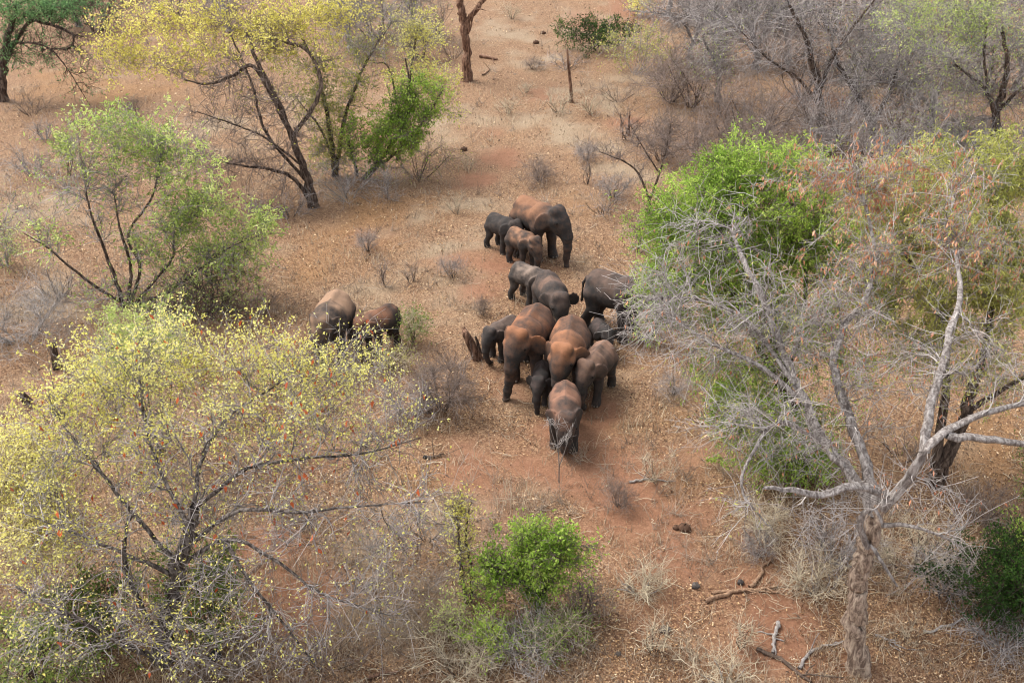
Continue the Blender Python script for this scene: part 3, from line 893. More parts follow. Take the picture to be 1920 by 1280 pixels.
# ---------- the wide yellow tree at the lower left
tree("yellow_tree", "wide spreading tree with small yellow leaves filling the lower left", (300, 1235),
     [([(300, 1235, 0), (315, 1150, 0), (330, 1080, .05), (350, 1010, .1), (365, 950, .2)], (.20, .17, .15, .13, .10)),
      ([(340, 1060, .1), (430, 1010, -.1), (530, 1060, -.4), (600, 1110, -.6), (720, 1150, -.6)], (.055, .042, .034, .026, .012)),
      ([(345, 1030, .1), (440, 960, .1), (560, 960, .0), (660, 950, .2), (800, 940, .5)], (.06, .045, .034, .022, .01)),
      ([(365, 950, .2), (460, 880, .8), (560, 860, 1.2), (680, 850, 1.6), (790, 820, 2.0)], (.055, .038, .026, .010)),
      ([(360, 960, .2), (380, 860, .9), (430, 780, 1.8), (520, 720, 2.6), (600, 650, 3.2)], (.055, .038, .026, .010)),
      ([(355, 990, .1), (300, 880, .9), (270, 780, 1.8), (260, 690, 2.6)], (.055, .038, .026, .010)),
      ([(335, 1060, 0), (250, 960, .4), (160, 850, 1.0), (90, 760, 1.6)], (.06, .045, .03, .012)),
      ([(330, 1080, 0), (240, 1040, -.2), (140, 1000, 0), (40, 960, .2)], (.055, .04, .025, .012)),
      ([(300, 1235, 0), (215, 1200, -.9), (130, 1150, -1.2), (30, 1100, -1.2)], (.07, .05, .04, .02)),
      ([(425, 1015, -.1), (470, 1090, -.7), (540, 1180, -1.1), (600, 1260, -1.3)], (.05, .035, .025, .012)),
      ([(300, 1200, 0), (240, 1080, .1), (235, 1000, .2), (250, 960, .3)], (.06, .05, .04, .03))],
     [(300, 680, 2.8, 150, 70, .8, 55, 3.7, 0.08), (480, 690, 2.9, 150, 70, .9, 57, 3.2, 0.16), (640, 700, 2.8, 85, 60, .7, 16, 0.8, 0.1), (600, 735, 2.8, 105, 65, .9, 50, 2.9, 0.16), (170, 740, 2.0, 110, 70, .9, 48, 4.1, 0.08), (380, 800, 1.8, 150, 80, 1.0, 50, 2.4, 0.22), (560, 800, 1.8, 140, 70, 1.0, 42, 2, 0.24),
      (700, 800, 2.2, 90, 90, .9, 32, 1.4, 0.13), (220, 860, 1.1, 130, 80, .9, 42, 2, 0.13), (90, 900, 1.0, 90, 90, .8, 30, 2, 0.08), (720, 940, 1.2, 110, 80, .8, 31, 0.42, 0.048), (620, 1010, .4, 130, 80, .8, 31, 0.48, 0.048), (780, 1040, .4, 90, 80, .8, 27, 0.42),
      (470, 930, .7, 120, 70, .8, 30, 0.94, 0.19), (330, 960, .5, 120, 60, .7, 30, 1.3, 0.19), (150, 1010, .1, 120, 70, .8, 32, 1.8, 0.13), (420, 1080, -.4, 110, 70, .7, 24, 0.71, 0.048), (260, 1120, -.4, 120, 70, .7, 24, 0.85, 0.08), (560, 1150, -.8, 130, 80, .8, 25, 0.57, 0.032),
      (700, 1120, -.4, 90, 90, .8, 19, 0.26), (330, 1200, -1.2, 110, 60, .6, 24, 1.1, 0.048), (480, 1230, -1.3, 110, 60, .6, 21, 0.84), (120, 1130, -1.1, 120, 70, .7, 22, 1, 0.08), (60, 1230, -1.4, 100, 60, .7, 17, 1)],
     B_GREY2, T_GREY, L_YEL, (.060, .030, .2), (5.2, .3, .8, .62, (0, 0, .2)), (2.1, .12, .34), L_RED, (.13, .055), rt=.0062, ls=.85, fine=True)

tree("yellow_edge_tree", "yellow leaved tree cut by the left edge of the picture", (-90, 1180),
     [([(-90, 1180, 0), (-80, 1100, .1), (-50, 1000, .3), (10, 900, .8)], (.14, .12, .09, .05)), ([(-70, 1050, .2), (20, 1000, .2), (100, 960, .3)], (.06, .04, .015))],
     [(40, 840, 1.2, 90, 70, .7, 33, 3), (10, 930, .6, 90, 70, .7, 31, 2.7, 0.1), (110, 880, .9, 70, 60, .6, 18, 2.3), (30, 1040, -.1, 100, 70, .7, 29, 2.5, 0.1), (120, 1000, .1, 70, 60, .6, 15, 2)],
     B_DARK, T_TAN, L_YEL, (.062, .030, .2), (6, .3, .7, .62, (0, 0, .18)), (3.0, .12, .3), L_RED, (.12, .05), rt=.0065)

# ---------- pale green multi stemmed tree at mid left
tree("pale_green_tree", "many stemmed tree with pale green crown at the left, dark thicket round its foot", (232, 575),
     [([(232, 575, 0), (215, 520, 0), (190, 455, .1), (170, 400, .3), (160, 350, .5)], (.09, .075, .06, .04, .025)),
      ([(235, 570, 0), (190, 545, -.1), (130, 500, -.2), (90, 465, -.2), (45, 438, -.2)], (.075, .06, .05, .035, .015)),
      ([(240, 570, 0), (245, 500, 0), (225, 430, .3), (215, 370, .6)], (.08, .06, .045, .025)),
      ([(245, 570, 0), (262, 500, .1), (240, 440, .3), (285, 370, .7), (300, 300, 1.2)], (.085, .065, .05, .04, .02)),
      ([(250, 572, 0), (320, 490, .2), (330, 440, .4), (390, 380, .8)], (.07, .05, .035, .02)),
      ([(255, 575, 0), (340, 530, .0), (420, 470, .2), (490, 440, .4)], (.06, .045, .03, .015))],
     [(230, 250, 1.6, 120, 45, .8, 65, 2.5), (310, 290, 1.2, 90, 50, .8, 47, 2.4), (150, 300, 1.2, 90, 50, .8, 36, 0.86), (370, 390, .6, 80, 60, .8, 51, 3.2), (330, 470, .3, 80, 60, .8, 40, 2.5), (460, 450, .4, 70, 50, .8, 44, 3.2), (430, 520, .0, 80, 50, .7, 36, 1.5),
      (110, 380, .6, 80, 60, .8, 31, 0.29), (220, 360, .8, 90, 60, .8, 36, 0.55), (330, 560, -.4, 110, 45, .6, 47, 0.55), (90, 460, -.1, 45, 35, .5, 11, 1.9), (260, 430, .4, 80, 60, .7, 23, 0.42), (200, 560, -.3, 80, 40, .5, 23, 0.55)],
     B_DARK, T_GREY, L_PALE, (.12, .044, .25), (5.5, .3, .75, .6, (0, 0, .2)), (1.8, .14, .36), rt=.0085, ls=.72)

bush("dark_thicket", "dense dark thicket of twigs at the foot of the pale green tree", 395, 595, 1.6, 1.9, 11, 170, B_DARK, T_DARK, L_PALE, .35, group="shrubs of the dry woodland")
bush("sapling_clump", "small clump of fresh green leaves atop the pale green tree's left shoulder", 128, 330, 1.7, .45, 4, 26, B_DARK, T_GREY, L_GREEN, 4.0)

# ---------- yellow crowned tree at the top left and its neighbours
tree("golden_tree", "leaning tree with bright yellow crown and looping dark limbs at the top left", (588, 388),
     [([(588, 388, 0), (578, 345, 0), (560, 290, .1), (545, 250, .2), (520, 190, .4), (490, 130, .8), (460, 60, 1.6)], (.21, .18, .15, .13, .11, .09, .06)),
      ([(580, 375, 0), (550, 335, -.1), (510, 318, -.3), (460, 312, -.5), (400, 300, -.6)], (.10, .08, .06, .045, .02)),
      ([(540, 240, .2), (480, 130, .6), (440, 140, .5), (390, 158, .3), (345, 150, .2)], (.09, .085, .075, .05, .025)),
      ([(548, 260, .2), (600, 170, .6), (580, 100, 1.2), (520, 75, 1.6), (470, 70, 1.8)], (.10, .08, .06, .04)),
      ([(565, 310, .1), (500, 260, -.2), (430, 230, -.3), (370, 210, -.4)], (.05, .035, .02)),
      ([(575, 340, 0), (500, 250, .3), (470, 150, 1.0), (430, 60, 2.0)], (.07, .06, .045, .03))],
     [(270, 70, 2.2, 110, 60, 1.0, 52, 3), (400, 40, 2.8, 130, 50, 1.0, 61, 3.2), (540, 40, 2.8, 110, 45, 1.0, 52, 3.2), (350, 110, 1.2, 110, 40, .9, 35, 2.6), (500, 90, 1.6, 90, 35, .8, 35, 2.6), (230, 110, 1.4, 60, 40, .8, 19, 2.1), (620, 30, 3.0, 80, 50, .9, 35, 2.5),
      (450, 190, .2, 100, 50, .8, 28, 0.092), (420, 260, -.3, 80, 60, .8, 32, 0), (500, 320, -.4, 80, 50, .7, 32, 0), (530, 230, .1, 70, 70, .7, 26, 0.092), (390, 330, -.6, 50, 40, .6, 14, 0), (430, 150, .5, 80, 40, .7, 24, 0.19)],
     B_DARK, T_BROWN, L_YEL2, (.10, .05, .2), (5.5, .35, .9, .6, (0, 0, .12)), (1.8, .15, .4), rt=.010, ls=.85)

tree("vine_clad_tree", "upright tree hung with green climbing leaves beside the leaning yellow one", (628, 330),
     [([(628, 330, 0), (622, 270, 0), (610, 200, .1), (590, 120, .4), (560, 60, .9)], (.14, .12, .10, .07, .04)), ([(630, 325, 0), (640, 250, .1), (660, 180, .3), (690, 110, .8), (730, 50, 1.4)], (.12, .10, .07, .05, .025)), ([(625, 300, 0), (600, 240, -.1), (560, 190, 0)], (.07, .05, .02))],
     [(600, 190, 0, 45, 70, .5, 31, 3.4), (630, 260, -.2, 50, 50, .5, 29, 3.4), (660, 170, .2, 45, 70, .5, 26, 2.7), (560, 130, .4, 60, 50, .6, 22, 2.2), (640, 100, .8, 70, 50, .8, 24, 1.8), (700, 60, 1.6, 80, 60, .9, 36, 0.34), (740, 30, 2.2, 70, 40, .8, 26, 0.22), (680, 120, .8, 60, 50, .8, 22, 0.67), (600, 300, -.3, 45, 30, .5, 14, 1.3)],
     B_DARK, T_GREY, L_OLIVE, (.09, .034, .4), (6, .25, .65, .6, (0, 0, .1)), (2.8, .1, .28), ls=.8)

tree("green_thicket_tree", "rich green leafy tree arching to the right of the vine clad tree", (680, 335),
     [([(680, 335, 0), (720, 290, 0), (760, 230, .1), (770, 170, .3), (760, 110, .7)], (.10, .085, .07, .05, .025)), ([(690, 325, 0), (750, 280, -.2), (800, 220, -.2), (830, 170, 0)], (.07, .05, .035, .02)), ([(670, 330, 0), (660, 290, -.2), (650, 260, -.2)], (.06, .05, .03))],
     [(770, 200, .1, 45, 60, .6, 47, 2.6), (720, 235, -.1, 60, 45, .6, 47, 2.6), (800, 190, 0, 45, 50, .6, 36, 2), (750, 270, -.3, 50, 40, .6, 36, 2.2), (680, 280, -.3, 45, 40, .6, 34, 2.2)],
     B_DARK, T_BROWN, L_GREEN, (.10, .045, .3), (6, .2, .5, .6, (0, 0, .1)), (3, .1, .25))

tree("pale_yellow_tree", "thin tree with pale yellow green top standing above the green arching one", (745, 300),
     [([(745, 300, 0), (755, 220, .1), (770, 140, .5), (780, 70, 1.2)], (.08, .07, .05, .03)), ([(752, 240, .1), (730, 130, .6), (700, 118, .7)], (.05, .04, .02))],
     [(790, 70, 1.2, 45, 50, .7, 26, 1.8), (780, 130, .6, 55, 40, .7, 29, 2.3), (820, 150, .3, 45, 30, .7, 19, 1.8), (740, 60, 1.5, 50, 40, .8, 19, 0.88), (840, 200, -.1, 35, 25, .5, 10, 1.1)],
     B_DARK, T_GREY, L_YEL, (.095, .045, .3), (6, .25, .6, .6, (0, 0, .1)), (2.8, .1, .28))

bush("grey_twig_thicket", "tangle of pale grey twigs round the foot of the vine clad tree", 655, 372, 1.3, 2.2, 10, 130, B_GREY, T_GREY)
bush("grey_brush", "grey brush at the left edge above the pale green shrub", 0, 420, 1.3, 1.8, 8, 70, B_GREY, T_GREY, L_PALE, .3)
bush("grey_brush", "grey brush left of the pale green tree's upper crown", 60, 330, 1.1, 1.5, 8, 60, B_GREY, T_GREY)
bush("brown_twig_thicket", "low brown twig thicket with a few green leaves below the green arching tree", 785, 335, 1.3, 1.9, 10, 100, B_DARK, T_BROWN, L_OLIVE, .5)

tree("blue_green_tree", "dark limbed tree with blue green leaves in the top left corner", (8, 190),  # bark and twigs are dark brown by nature, leaves blue green
     [([(8, 190, 0), (5, 130, 0), (15, 70, .2), (30, 20, .5)], (.22, .19, .16, .12)), ([(10, 120, .1), (50, 45, .6), (90, 45, .4), (135, 65, .0), (130, 90, -.2), (90, 92, -.3)], (.09, .08, .07, .05, .03)), ([(20, 80, .1), (80, 85, -.3), (120, 120, -.5), (170, 200, -.9)], (.06, .05, .03, .015))],
     [(40, 20, .8, 90, 30, 1.0, 44, 6), (130, 20, 1.0, 80, 30, 1.0, 36, 3.9), (20, 90, 0, 40, 30, .8, 16, 1.8), (60, 110, -.3, 70, 25, .8, 23, 1.5), (140, 90, -.2, 60, 40, .8, 29, 0.15), (190, 20, 1.2, 70, 40, 1.0, 31, 0.3), (160, 150, -.6, 50, 40, .8, 21, 0.45), (90, 60, .2, 70, 30, .8, 23, 0.3)],
     B_DARK, T_DARK, L_TEAL, (.11, .04, .3), (5, .3, .8, .6, (0, 0, .05)), (2.6, .12, .32), rt=.008, ls=.9)

# ---------- lone trunk at the top
tree("lone_trunk_tree", "straight tree with rugged reddish trunk forking at the top edge", (874, 152),
     [([(874, 152, 0), (875, 110, 0), (873, 70, 0), (866, 30, .1), (862, 0, .2), (852, -50, .6), (845, -120, 1.2)], (.24, .20, .19, .19, .17, .13, .08)), ([(874, 62, 0), (880, 35, 0), (900, 10, .0), (925, -25, .2), (960, -80, .6)], (.14, .13, .11, .09, .05)), ([(880, 60, -.1), (892, 20, -.2), (912, 20, -.3)], (.05, .04, .015))],
     [(850, -140, 1.4, 90, 60, 1.0, 26, 2), (960, -110, .8, 80, 60, 1.0, 22, 2), (905, -60, .2, 60, 30, .8, 6, .2)],
     B_RED, T_BROWN, L_YEL2, (.10, .05, .2), sides=12, flare=.4)

# ---------- bare grey trees at the top right
tree("bare_trunk_tree", "bare grey tree with thick vertical trunk at the upper right", (1538, 250),
     [([(1538, 250, 0), (1538, 200, 0), (1530, 140, .1), (1510, 70, .4), (1480, 10, .9)], (.20, .17, .15, .10, .06)), ([(1535, 180, 0), (1560, 110, .2), (1600, 50, .6), (1640, 0, 1.0)], (.10, .08, .06, .03)), ([(1536, 200, 0), (1500, 150, -.2), (1440, 110, -.3), (1390, 60, 0)], (.08, .06, .04, .02))],
     [(1480, 40, .8, 100, 50, 1.2, 46), (1590, 60, .8, 90, 60, 1.2, 46, 0, .15), (1440, 110, 0, 90, 50, 1.0, 36), (1540, 140, .2, 90, 60, 1.0, 36, 0, .1), (1380, 50, .5, 80, 40, 1.0, 26)],
     B_DARK, T_GREY, None, (.1, .03, .2), (5, .45, 1.2, .6, (0, 0, .1)), (1.6, .2, .5), L_ORANGE, rt=.012)

tree("slanting_bare_tree", "bare grey tree with slanting trunk next to the thick vertical one", (1640, 250),
     [([(1640, 250, 0), (1628, 215, 0), (1605, 175, .1), (1580, 135, .3), (1560, 90, .6)], (.18, .15, .13, .10, .06)), ([(1636, 235, 0), (1660, 190, 0), (1680, 140, .3), (1690, 80, .7)], (.10, .08, .05, .03))],
     [(1600, 120, .4, 80, 60, 1.0, 34), (1680, 110, .5, 80, 60, 1.0, 38, .3, .2), (1650, 180, .1, 90, 50, 1.0, 34, .2), (1640, 40, 1.0, 90, 40, 1.0, 28, .3), (1720, 180, 0, 60, 60, .8, 24, .5, .2)],
     B_DARK, T_GREY, L_OLIVE, (.1, .03, .4), (5, .45, 1.2, .6, (0, 0, .1)), (1.6, .2, .5), L_ORANGE, rt=.012)

tree("dark_limbed_tree", "dark limbed tree with wispy green foliage in the top right corner", (1890, 320),
     [([(1890, 320, 0), (1875, 260, 0), (1866, 215, .1), (1880, 170, .1), (1888, 120, .3), (1880, 60, .6)], (.20, .17, .15, .12, .09, .06)), ([(1872, 240, 0), (1850, 170, .0), (1815, 140, -.1), (1790, 120, -.2)], (.10, .08, .06, .03)), ([(1868, 225, 0), (1840, 300, -.5), (1822, 270, -.6), (1790, 262, -.7)], (.06, .05, .04, .02)), ([(1868, 210, .1), (1910, 170, .0), (1950, 150, 0)], (.08, .06, .05)), ([(1855, 180, .1), (1845, 110, .4), (1850, 40, .9)], (.07, .05, .03))],
     [(1730, 30, 1.2, 90, 40, 1.0, 41, 2.2, 0.1), (1820, 40, 1.0, 80, 50, 1.0, 43, 2.4, 0.1), (1890, 60, .8, 60, 60, 1.0, 31, 0.99, 0.5), (1760, 120, .2, 90, 60, 1.0, 46, 0.72, 0.1), (1800, 200, -.2, 90, 60, .9, 46, 0.36), (1760, 250, -.5, 80, 40, .8, 31, 0.12), (1880, 180, .1, 60, 60, .8, 22, 0.24), (1830, 270, -.5, 60, 40, .7, 19)],
     B_DARK, T_GREY, L_PALE, (.11, .028, .4), (6.5, .3, .85, .62, (0, 0, .1)), (3, .15, .35), L_ORANGE, rt=.008)

bush("brown_thicket", "broad leafless brown thicket spreading left of the bare grey trees", 1400, 300, 3.2, 3.4, 14, 190, B_DARK, T_BROWN, None, 0, twig=(5, .4, 1.1, .55, (0, 0, .2)), twl=(1.4, .2, .5), rs=.035, rt=.012, depth=2.2)
bush("purple_brown_thicket", "leafless purple brown thicket behind the thin forked tree", 1300, 200, 2.6, 2.6, 10, 110, B_DARK, T_BROWN, L_OLIVE, .12, twig=(5, .4, 1.1, .55, (0, 0, .2)), twl=(1.4, .2, .5), rs=.03, rt=.012)
bush("far_grey_thicket", "pale blue grey brush along the top edge right of the clearing", 1330, 45, 2.6, 4.2, 12, 130, B_GREY, T_GREY, None, 0, twig=(5, .4, 1.1, .55, (0, 0, .2)), twl=(1.4, .2, .5), rs=.03, rt=.013, depth=2.0)
bush("far_thorn_thicket", "grey thorn brush between the bare trees at the top right", 1480, 300, 2.4, 2.6, 9, 100, B_GREY, T_GREY, None, 0, twig=(5, .4, 1.1, .55, (0, 0, .2)), twl=(1.4, .2, .5), rs=.03, rt=.012)
bush("dark_grey_bush", "dark grey green rounded bush in the far clearing", 1112, 92, 1.5, 2.3, 12, 190, B_DARK, T_DARK, L_DKG, 1.6, leaf=(.12, .045, .2))
bush("pale_far_bush", "pale olive bush beside the dark rounded bush of the far clearing", 1188, 140, 2.4, 2.2, 9, 110, B_GREY, T_GREY, L_OLIVE, 1.2, leaf=(.11, .04, .2))
bush("yellow_green_bush", "small yellow green bush near the top edge above the pale olive bush", 1195, 30, 1.3, .9, 5, 30, B_GREY, T_GREY, L_YEL, 2.0, leaf=(.12, .05, .2))


# ---------- more leafless trees and thickets behind the right hand trees
FAR_A = tree("far_bare_tree", "bare grey tree whose pale limbs cross the top edge right of centre", (1420, 130),
     [([(1420, 130, 0), (1415, 80, 0), (1400, 30, .3), (1370, -20, .8)], (.17, .14, .10, .06)), ([(1416, 90, 0), (1450, 40, .2), (1500, 15, .6), (1570, 5, 1.0)], (.09, .07, .05, .03)), ([(1417, 100, 0), (1370, 60, -.1), (1300, 35, 0), (1240, 20, .2)], (.08, .06, .04, .02))],
     [(1300, 20, .3, 90, 35, 1.2, 44), (1400, 10, .6, 90, 40, 1.2, 46), (1500, 10, .6, 90, 40, 1.2, 46), (1370, 70, 0, 90, 40, 1.0, 36), (1460, 80, 0, 80, 40, 1.0, 36)],
     B_GREY, T_GREY, None, (.1, .03, .2), (5, .5, 1.3, .6, (0, 0, .1)), (1.6, .25, .55), rt=.013)
FAR_B = tree("far_bare_tree", "bare grey tree filling the gap between slanting trunk and top right corner", (1730, 150),
     [([(1730, 150, 0), (1728, 100, 0), (1715, 50, .3), (1690, 0, .8)], (.17, .14, .10, .06)), ([(1729, 110, 0), (1760, 60, .2), (1790, 10, .6)], (.09, .07, .03))],
     [(1680, 30, .5, 90, 45, 1.2, 48, .2, .1), (1770, 30, .5, 80, 45, 1.2, 44, .5, .1), (1720, 90, 0, 90, 40, 1.0, 40, .2)],
     B_GREY, T_GREY, L_PALE, (.13, .035, .4), (5, .5, 1.3, .6, (0, 0, .1)), (1.6, .25, .55), L_ORANGE, rt=.013)

def copy_thing(src, label, px, py, k, rz):
    """another of the same kind: own place, turn and size, shared meshes"""
    c = src.copy(); COL.objects.link(c)
    c.location = tuple(G(px, py)); c.rotation_euler = (0, 0, rz); c.scale = (k, k, k)
    c["label"] = label
    for ch in src.children:
        d = ch.copy(); COL.objects.link(d); d.parent = c
    return c


for i, (lab, px, py, k, rz) in enumerate((
        ("leafless tree left of the thick vertical trunk, arching over the brown thicket", 1345, 190, .85, 1.2), ("leafless tree rising behind the brown thicket, nearest to the clearing", 1290, 110, .8, 2.9),
        ("leafless tree just right of the thick vertical trunk", 1590, 215, .9, 4.0), ("leafless tree between slanting trunk and dark limbed tree", 1745, 235, .95, .5), ("leafless tree at the right edge behind the dark limbed tree", 1900, 170, .9, 2.0),
        ("leafless tree on the top edge above the slanting trunk", 1640, 70, 1.0, 5.1), ("leafless tree on the top edge left of the pale crossing limbs", 1250, 30, .9, 3.6), ("leafless tree on the top edge near the right corner", 1840, 60, 1.0, 1.7),
        ("leafless tree behind the pale yellow green top, near the rugged trunk", 770, 60, .9, 2.4), ("leafless tree between the yellow crown and the vine clad tree", 655, 90, .9, 4.6), ("leafless tree behind the blue green leaves of the corner", 150, 50, .9, .9),
        ("leafless tree standing behind the middle of the bright yellow crown", 430, 60, .8, 5.5), ("leafless tree between thick vertical trunk and pale crossing limbs", 1480, 120, .95, .2))):
    copy_thing(FAR_A if i % 2 else FAR_B, lab, px, py, k, rz)
for lab, px, py, h, r, st, br, tm, lf in (
        ("grey leafless thicket in front of the thick vertical trunk", 1560, 290, 2.6, 2.4, 10, 110, T_GREY, .0), ("grey brown thicket under the slanting trunk", 1690, 300, 2.6, 2.2, 10, 100, T_GREY, .1),
        ("pale grey thicket left of the dark limbed tree", 1770, 310, 2.4, 2.0, 9, 90, T_GREY, .3), ("dusky thicket behind the thick vertical trunk", 1500, 180, 2.8, 3.0, 10, 110, T_BROWN, .0),
        ("dusky thicket behind the slanting trunk", 1650, 150, 2.8, 3.0, 10, 110, T_GREY, .1), ("grey thicket at the right edge behind the dark limbed tree", 1850, 170, 2.6, 3.0, 10, 90, T_GREY, .2),
        ("blue grey brush on the top edge above the thick vertical trunk", 1560, 60, 3.0, 4.0, 11, 110, T_GREY, .05), ("blue grey brush on the top edge near the right corner", 1800, 60, 3.0, 4.0, 11, 110, T_GREY, .3),
        ("grey brush in front of the brown thicket by the green feathery crown", 1330, 330, 1.8, 1.8, 9, 80, T_BROWN, .0), ("dry brown brush behind the thin forked sapling", 1240, 300, 1.6, 1.3, 8, 60, T_BROWN, .0),
        ("brown thicket on the near side of the pale olive bush", 1255, 190, 1.8, 1.9, 8, 60, T_BROWN, .0), ("grey thicket low before the slanting trunk's foot", 1620, 330, 2.0, 2.0, 8, 60, T_GREY, .0), ("grey thicket filling the foot of the dark limbed tree", 1840, 340, 2.2, 2.0, 8, 60, T_GREY, .0),
        ("brown thicket peeping over the left shoulder of the green feathery crown", 1420, 350, 2.0, 2.0, 8, 60, T_BROWN, .0), ("grey thicket behind the pale crossing limbs", 1390, 60, 2.6, 3.6, 8, 60, T_GREY, .0), ("grey thicket at the top edge over the slanting trunk", 1690, 40, 2.6, 3.8, 8, 60, T_GREY, .0)):
    bush_copy((tm.name, lf > 0, lab.startswith("dusky")), "leafless_thicket", lab, px, py, h, r, "leafless thickets at the upper right", lambda: bush("leafless_thicket", lab, px, py, h, r, st, br, B_DARK, tm, L_PALE if lf else None, lf, leaf=(.13, .03, .2), twig=(5, .4, 1.1, .55, (0, 0, .2)), twl=(1.4, .2, .5), rs=.035, rt=.013, depth=1.8, group="leafless thickets at the upper right"))
# ---------- brush at the top left
for lab, px, py, h, r, st, br, tm, lm, lf in (
        ("grey brush behind the yellow crown at the top edge", 700, 70, 2.8, 3.0, 10, 100, T_GREY, L_YEL, .25), ("dark brush behind the blue green leaves of the corner tree", 180, 60, 2.6, 3.0, 10, 100, T_DARK, L_TEAL, .3),
        ("grey brush behind the left part of the bright yellow crown", 330, 40, 2.4, 3.0, 9, 80, T_GREY, L_YEL, .3), ("pale brush left of the rugged reddish trunk", 790, 110, 2.0, 1.6, 8, 60, T_GREY, L_YEL, 1.0)):
    bush("far_brush", lab, px, py, h, r, st, br, B_DARK, tm, lm, lf, leaf=(.12, .05, .2), twig=(5, .4, 1.1, .55, (0, 0, .2)), twl=(1.4, .2, .5), rs=.035, rt=.012, depth=1.8, group="brush at the upper left")

# thin forked tree right of the farthest elephant
tree("forked_sapling", "thin dark forked sapling without leaves right of the farthest elephant", (1217, 402),
     [([(1217, 402, 0), (1216, 375, 0), (1200, 330, .1), (1175, 305, .1), (1125, 285, .1)], (.06, .05, .04, .03, .015)), ([(1216, 380, 0), (1235, 330, .1), (1250, 280, .2), (1258, 230, .4)], (.05, .04, .03, .015)), ([(1236, 325, .1), (1205, 275, .3), (1185, 240, .4)], (.03, .02, .01))],
     [(1140, 285, .1, 60, 30, .7, 18), (1200, 270, .2, 70, 50, .8, 28), (1260, 250, .3, 60, 60, .8, 28), (1240, 320, .1, 60, 40, .6, 14)],
     B_DARK, T_BROWN, None, twig=(5, .25, .6, .6, (0, 0, .2)), twl=(2.5, .1, .3), flare=.2, rt=.007)

# ---------- bushes of the foreground
tree("green_bush_tree", "bright green bushy small tree at the bottom centre", (1012, 1150),
     [([(1012, 1150, 0), (1008, 1110, 0), (1000, 1080, 0), (985, 1040, .1)], (.07, .06, .05, .03)), ([(1010, 1125, 0), (1040, 1070, .1), (1060, 1030, .2)], (.045, .035, .02)), ([(1005, 1110, 0), (950, 1070, -.1), (920, 1060, -.1)], (.04, .03, .015))],
     [(1010, 1010, .4, 45, 45, .4, 39, 2.4), (950, 1030, .2, 50, 40, .4, 34, 1.8), (1060, 1030, .2, 50, 35, .4, 34, 2.4), (1000, 1060, 0, 70, 35, .5, 53, 2.8), (920, 1070, -.1, 35, 30, .35, 23, 2), (1020, 1100, -.1, 55, 35, .4, 34, 2), (915, 1110, -.2, 30, 18, .3, 16, 2.4), (1105, 1050, .1, 30, 30, .3, 12, 0.96), (1010, 985, .6, 14, 30, .25, 12, 2)],
     B_DARK, T_BROWN, L_GREEN, (.075, .036, .3), (5, .15, .35, .6, (0, 0, .15)), (3, .06, .16), cat="tree", rt=.005, flare=.1)
tree("vine_shrub", "slim upright stems wrapped in sparse vine leaves left of the bright green bushy tree", (876, 1128),
     [([(868, 1128, 0), (866, 1080, 0), (862, 1020, .1), (855, 960, .2)], (.045, .04, .03, .015)), ([(884, 1126, 0), (884, 1070, 0), (874, 1010, .1), (880, 950, .3)], (.035, .03, .025, .01))],
     [(862, 1000, .1, 24, 45, .25, 22, 1.6), (872, 1060, 0, 22, 45, .2, 20, 1.4), (858, 955, .2, 28, 22, .3, 12, 1.8), (885, 1110, 0, 20, 20, .2, 8, .6)],
     B_DARK, T_BROWN, L_YEL, (.06, .03, .3), (5, .12, .35, .6, (0, 0, .15)), (2.5, .06, .18), cat="shrub", group="shrubs of the dry woodland", rt=.005, flare=.1)
bush("low_green_shrub", "low light green shrub below the bright green bushy tree", 1040, 1215, .75, .75, 6, 46, B_DARK, T_TAN, L_MID, 2.4, leaf=(.06, .028, .2))
bush("leafy_shrub", "knee high fresh green shrub in front of the slim vine stems", 918, 1215, .7, .42, 5, 34, B_DARK, T_TAN, L_GREEN, 4.0, leaf=(.065, .03, .2))
bush("sparse_green_shrub", "sparse pale green shrub low at the right edge of the yellow crown", 845, 1185, .55, .4, 5, 24, B_DARK, T_TAN, L_PALE, 2.0)
bush("dead_brush", "heap of dead pale brushwood under the bright green bushy tree", 985, 1225, .7, .95, 8, 60, B_GREY, T_PALE)
bush("brown_brush", "brown dead brush low at the bottom edge left of the green shrubs", 860, 1260, .6, .9, 8, 56, B_DARK, T_TAN)
bush("thorn_brush", "brown thorny brush on the right side of the bright green bushy tree", 1090, 1150, .8, .6, 6, 40, B_DARK, T_BROWN, L_OLIVE, .25)

bush("dark_green_bush", "dark green leafy bush at the bottom right edge", 1875, 1150, 1.6, 1.25, 10, 150, B_DARK, T_DARK, L_DKG, 5.0, leaf=(.06, .03, .2), twig=(6, .15, .4, .6, (0, 0, .2)))
bush("mid_green_bush", "fresh green bush top behind the dark green one at the right edge", 1905, 1080, 1.3, .55, 5, 44, B_DARK, T_DARK, L_GREEN, 3.5, leaf=(.06, .03, .2))
bush("twiggy_bush", "leafless grey brown tangle left of the dark green bush at the bottom right", 1770, 1120, 1.1, 1.0, 8, 70, B_DARK, T_GREY, L_DKG, .15)
bush("lower_tangle", "fallen grey tangle of twigs below the dark green bush at the bottom right", 1880, 1215, .7, 1.0, 8, 60, B_GREY, T_GREY)
bush("brush_by_trunk", "thin dead brush leaning against the left of the pale flaking trunk", 1530, 1115, .75, .85, 8, 56, B_GREY, T_TAN)
bush("dead_brush", "grey dead brush behind the pale flaking trunk, left side", 1560, 1050, 1.1, 1.2, 9, 80, B_GREY, T_GREY)
bush("dead_brush", "brown dead brush behind the pale flaking trunk, right side", 1715, 1075, 1.2, 1.2, 9, 80, B_DARK, T_TAN)
bush("dead_brush", "thin dead brush below the hanging olive leaves", 1430, 1020, .9, .9, 7, 50, B_GREY, T_TAN)
bush("straw_brush", "straw brush on the soil between green bushy tree and fallen branches", 1200, 1110, .5, .8, 7, 36, B_GREY, T_TAN)
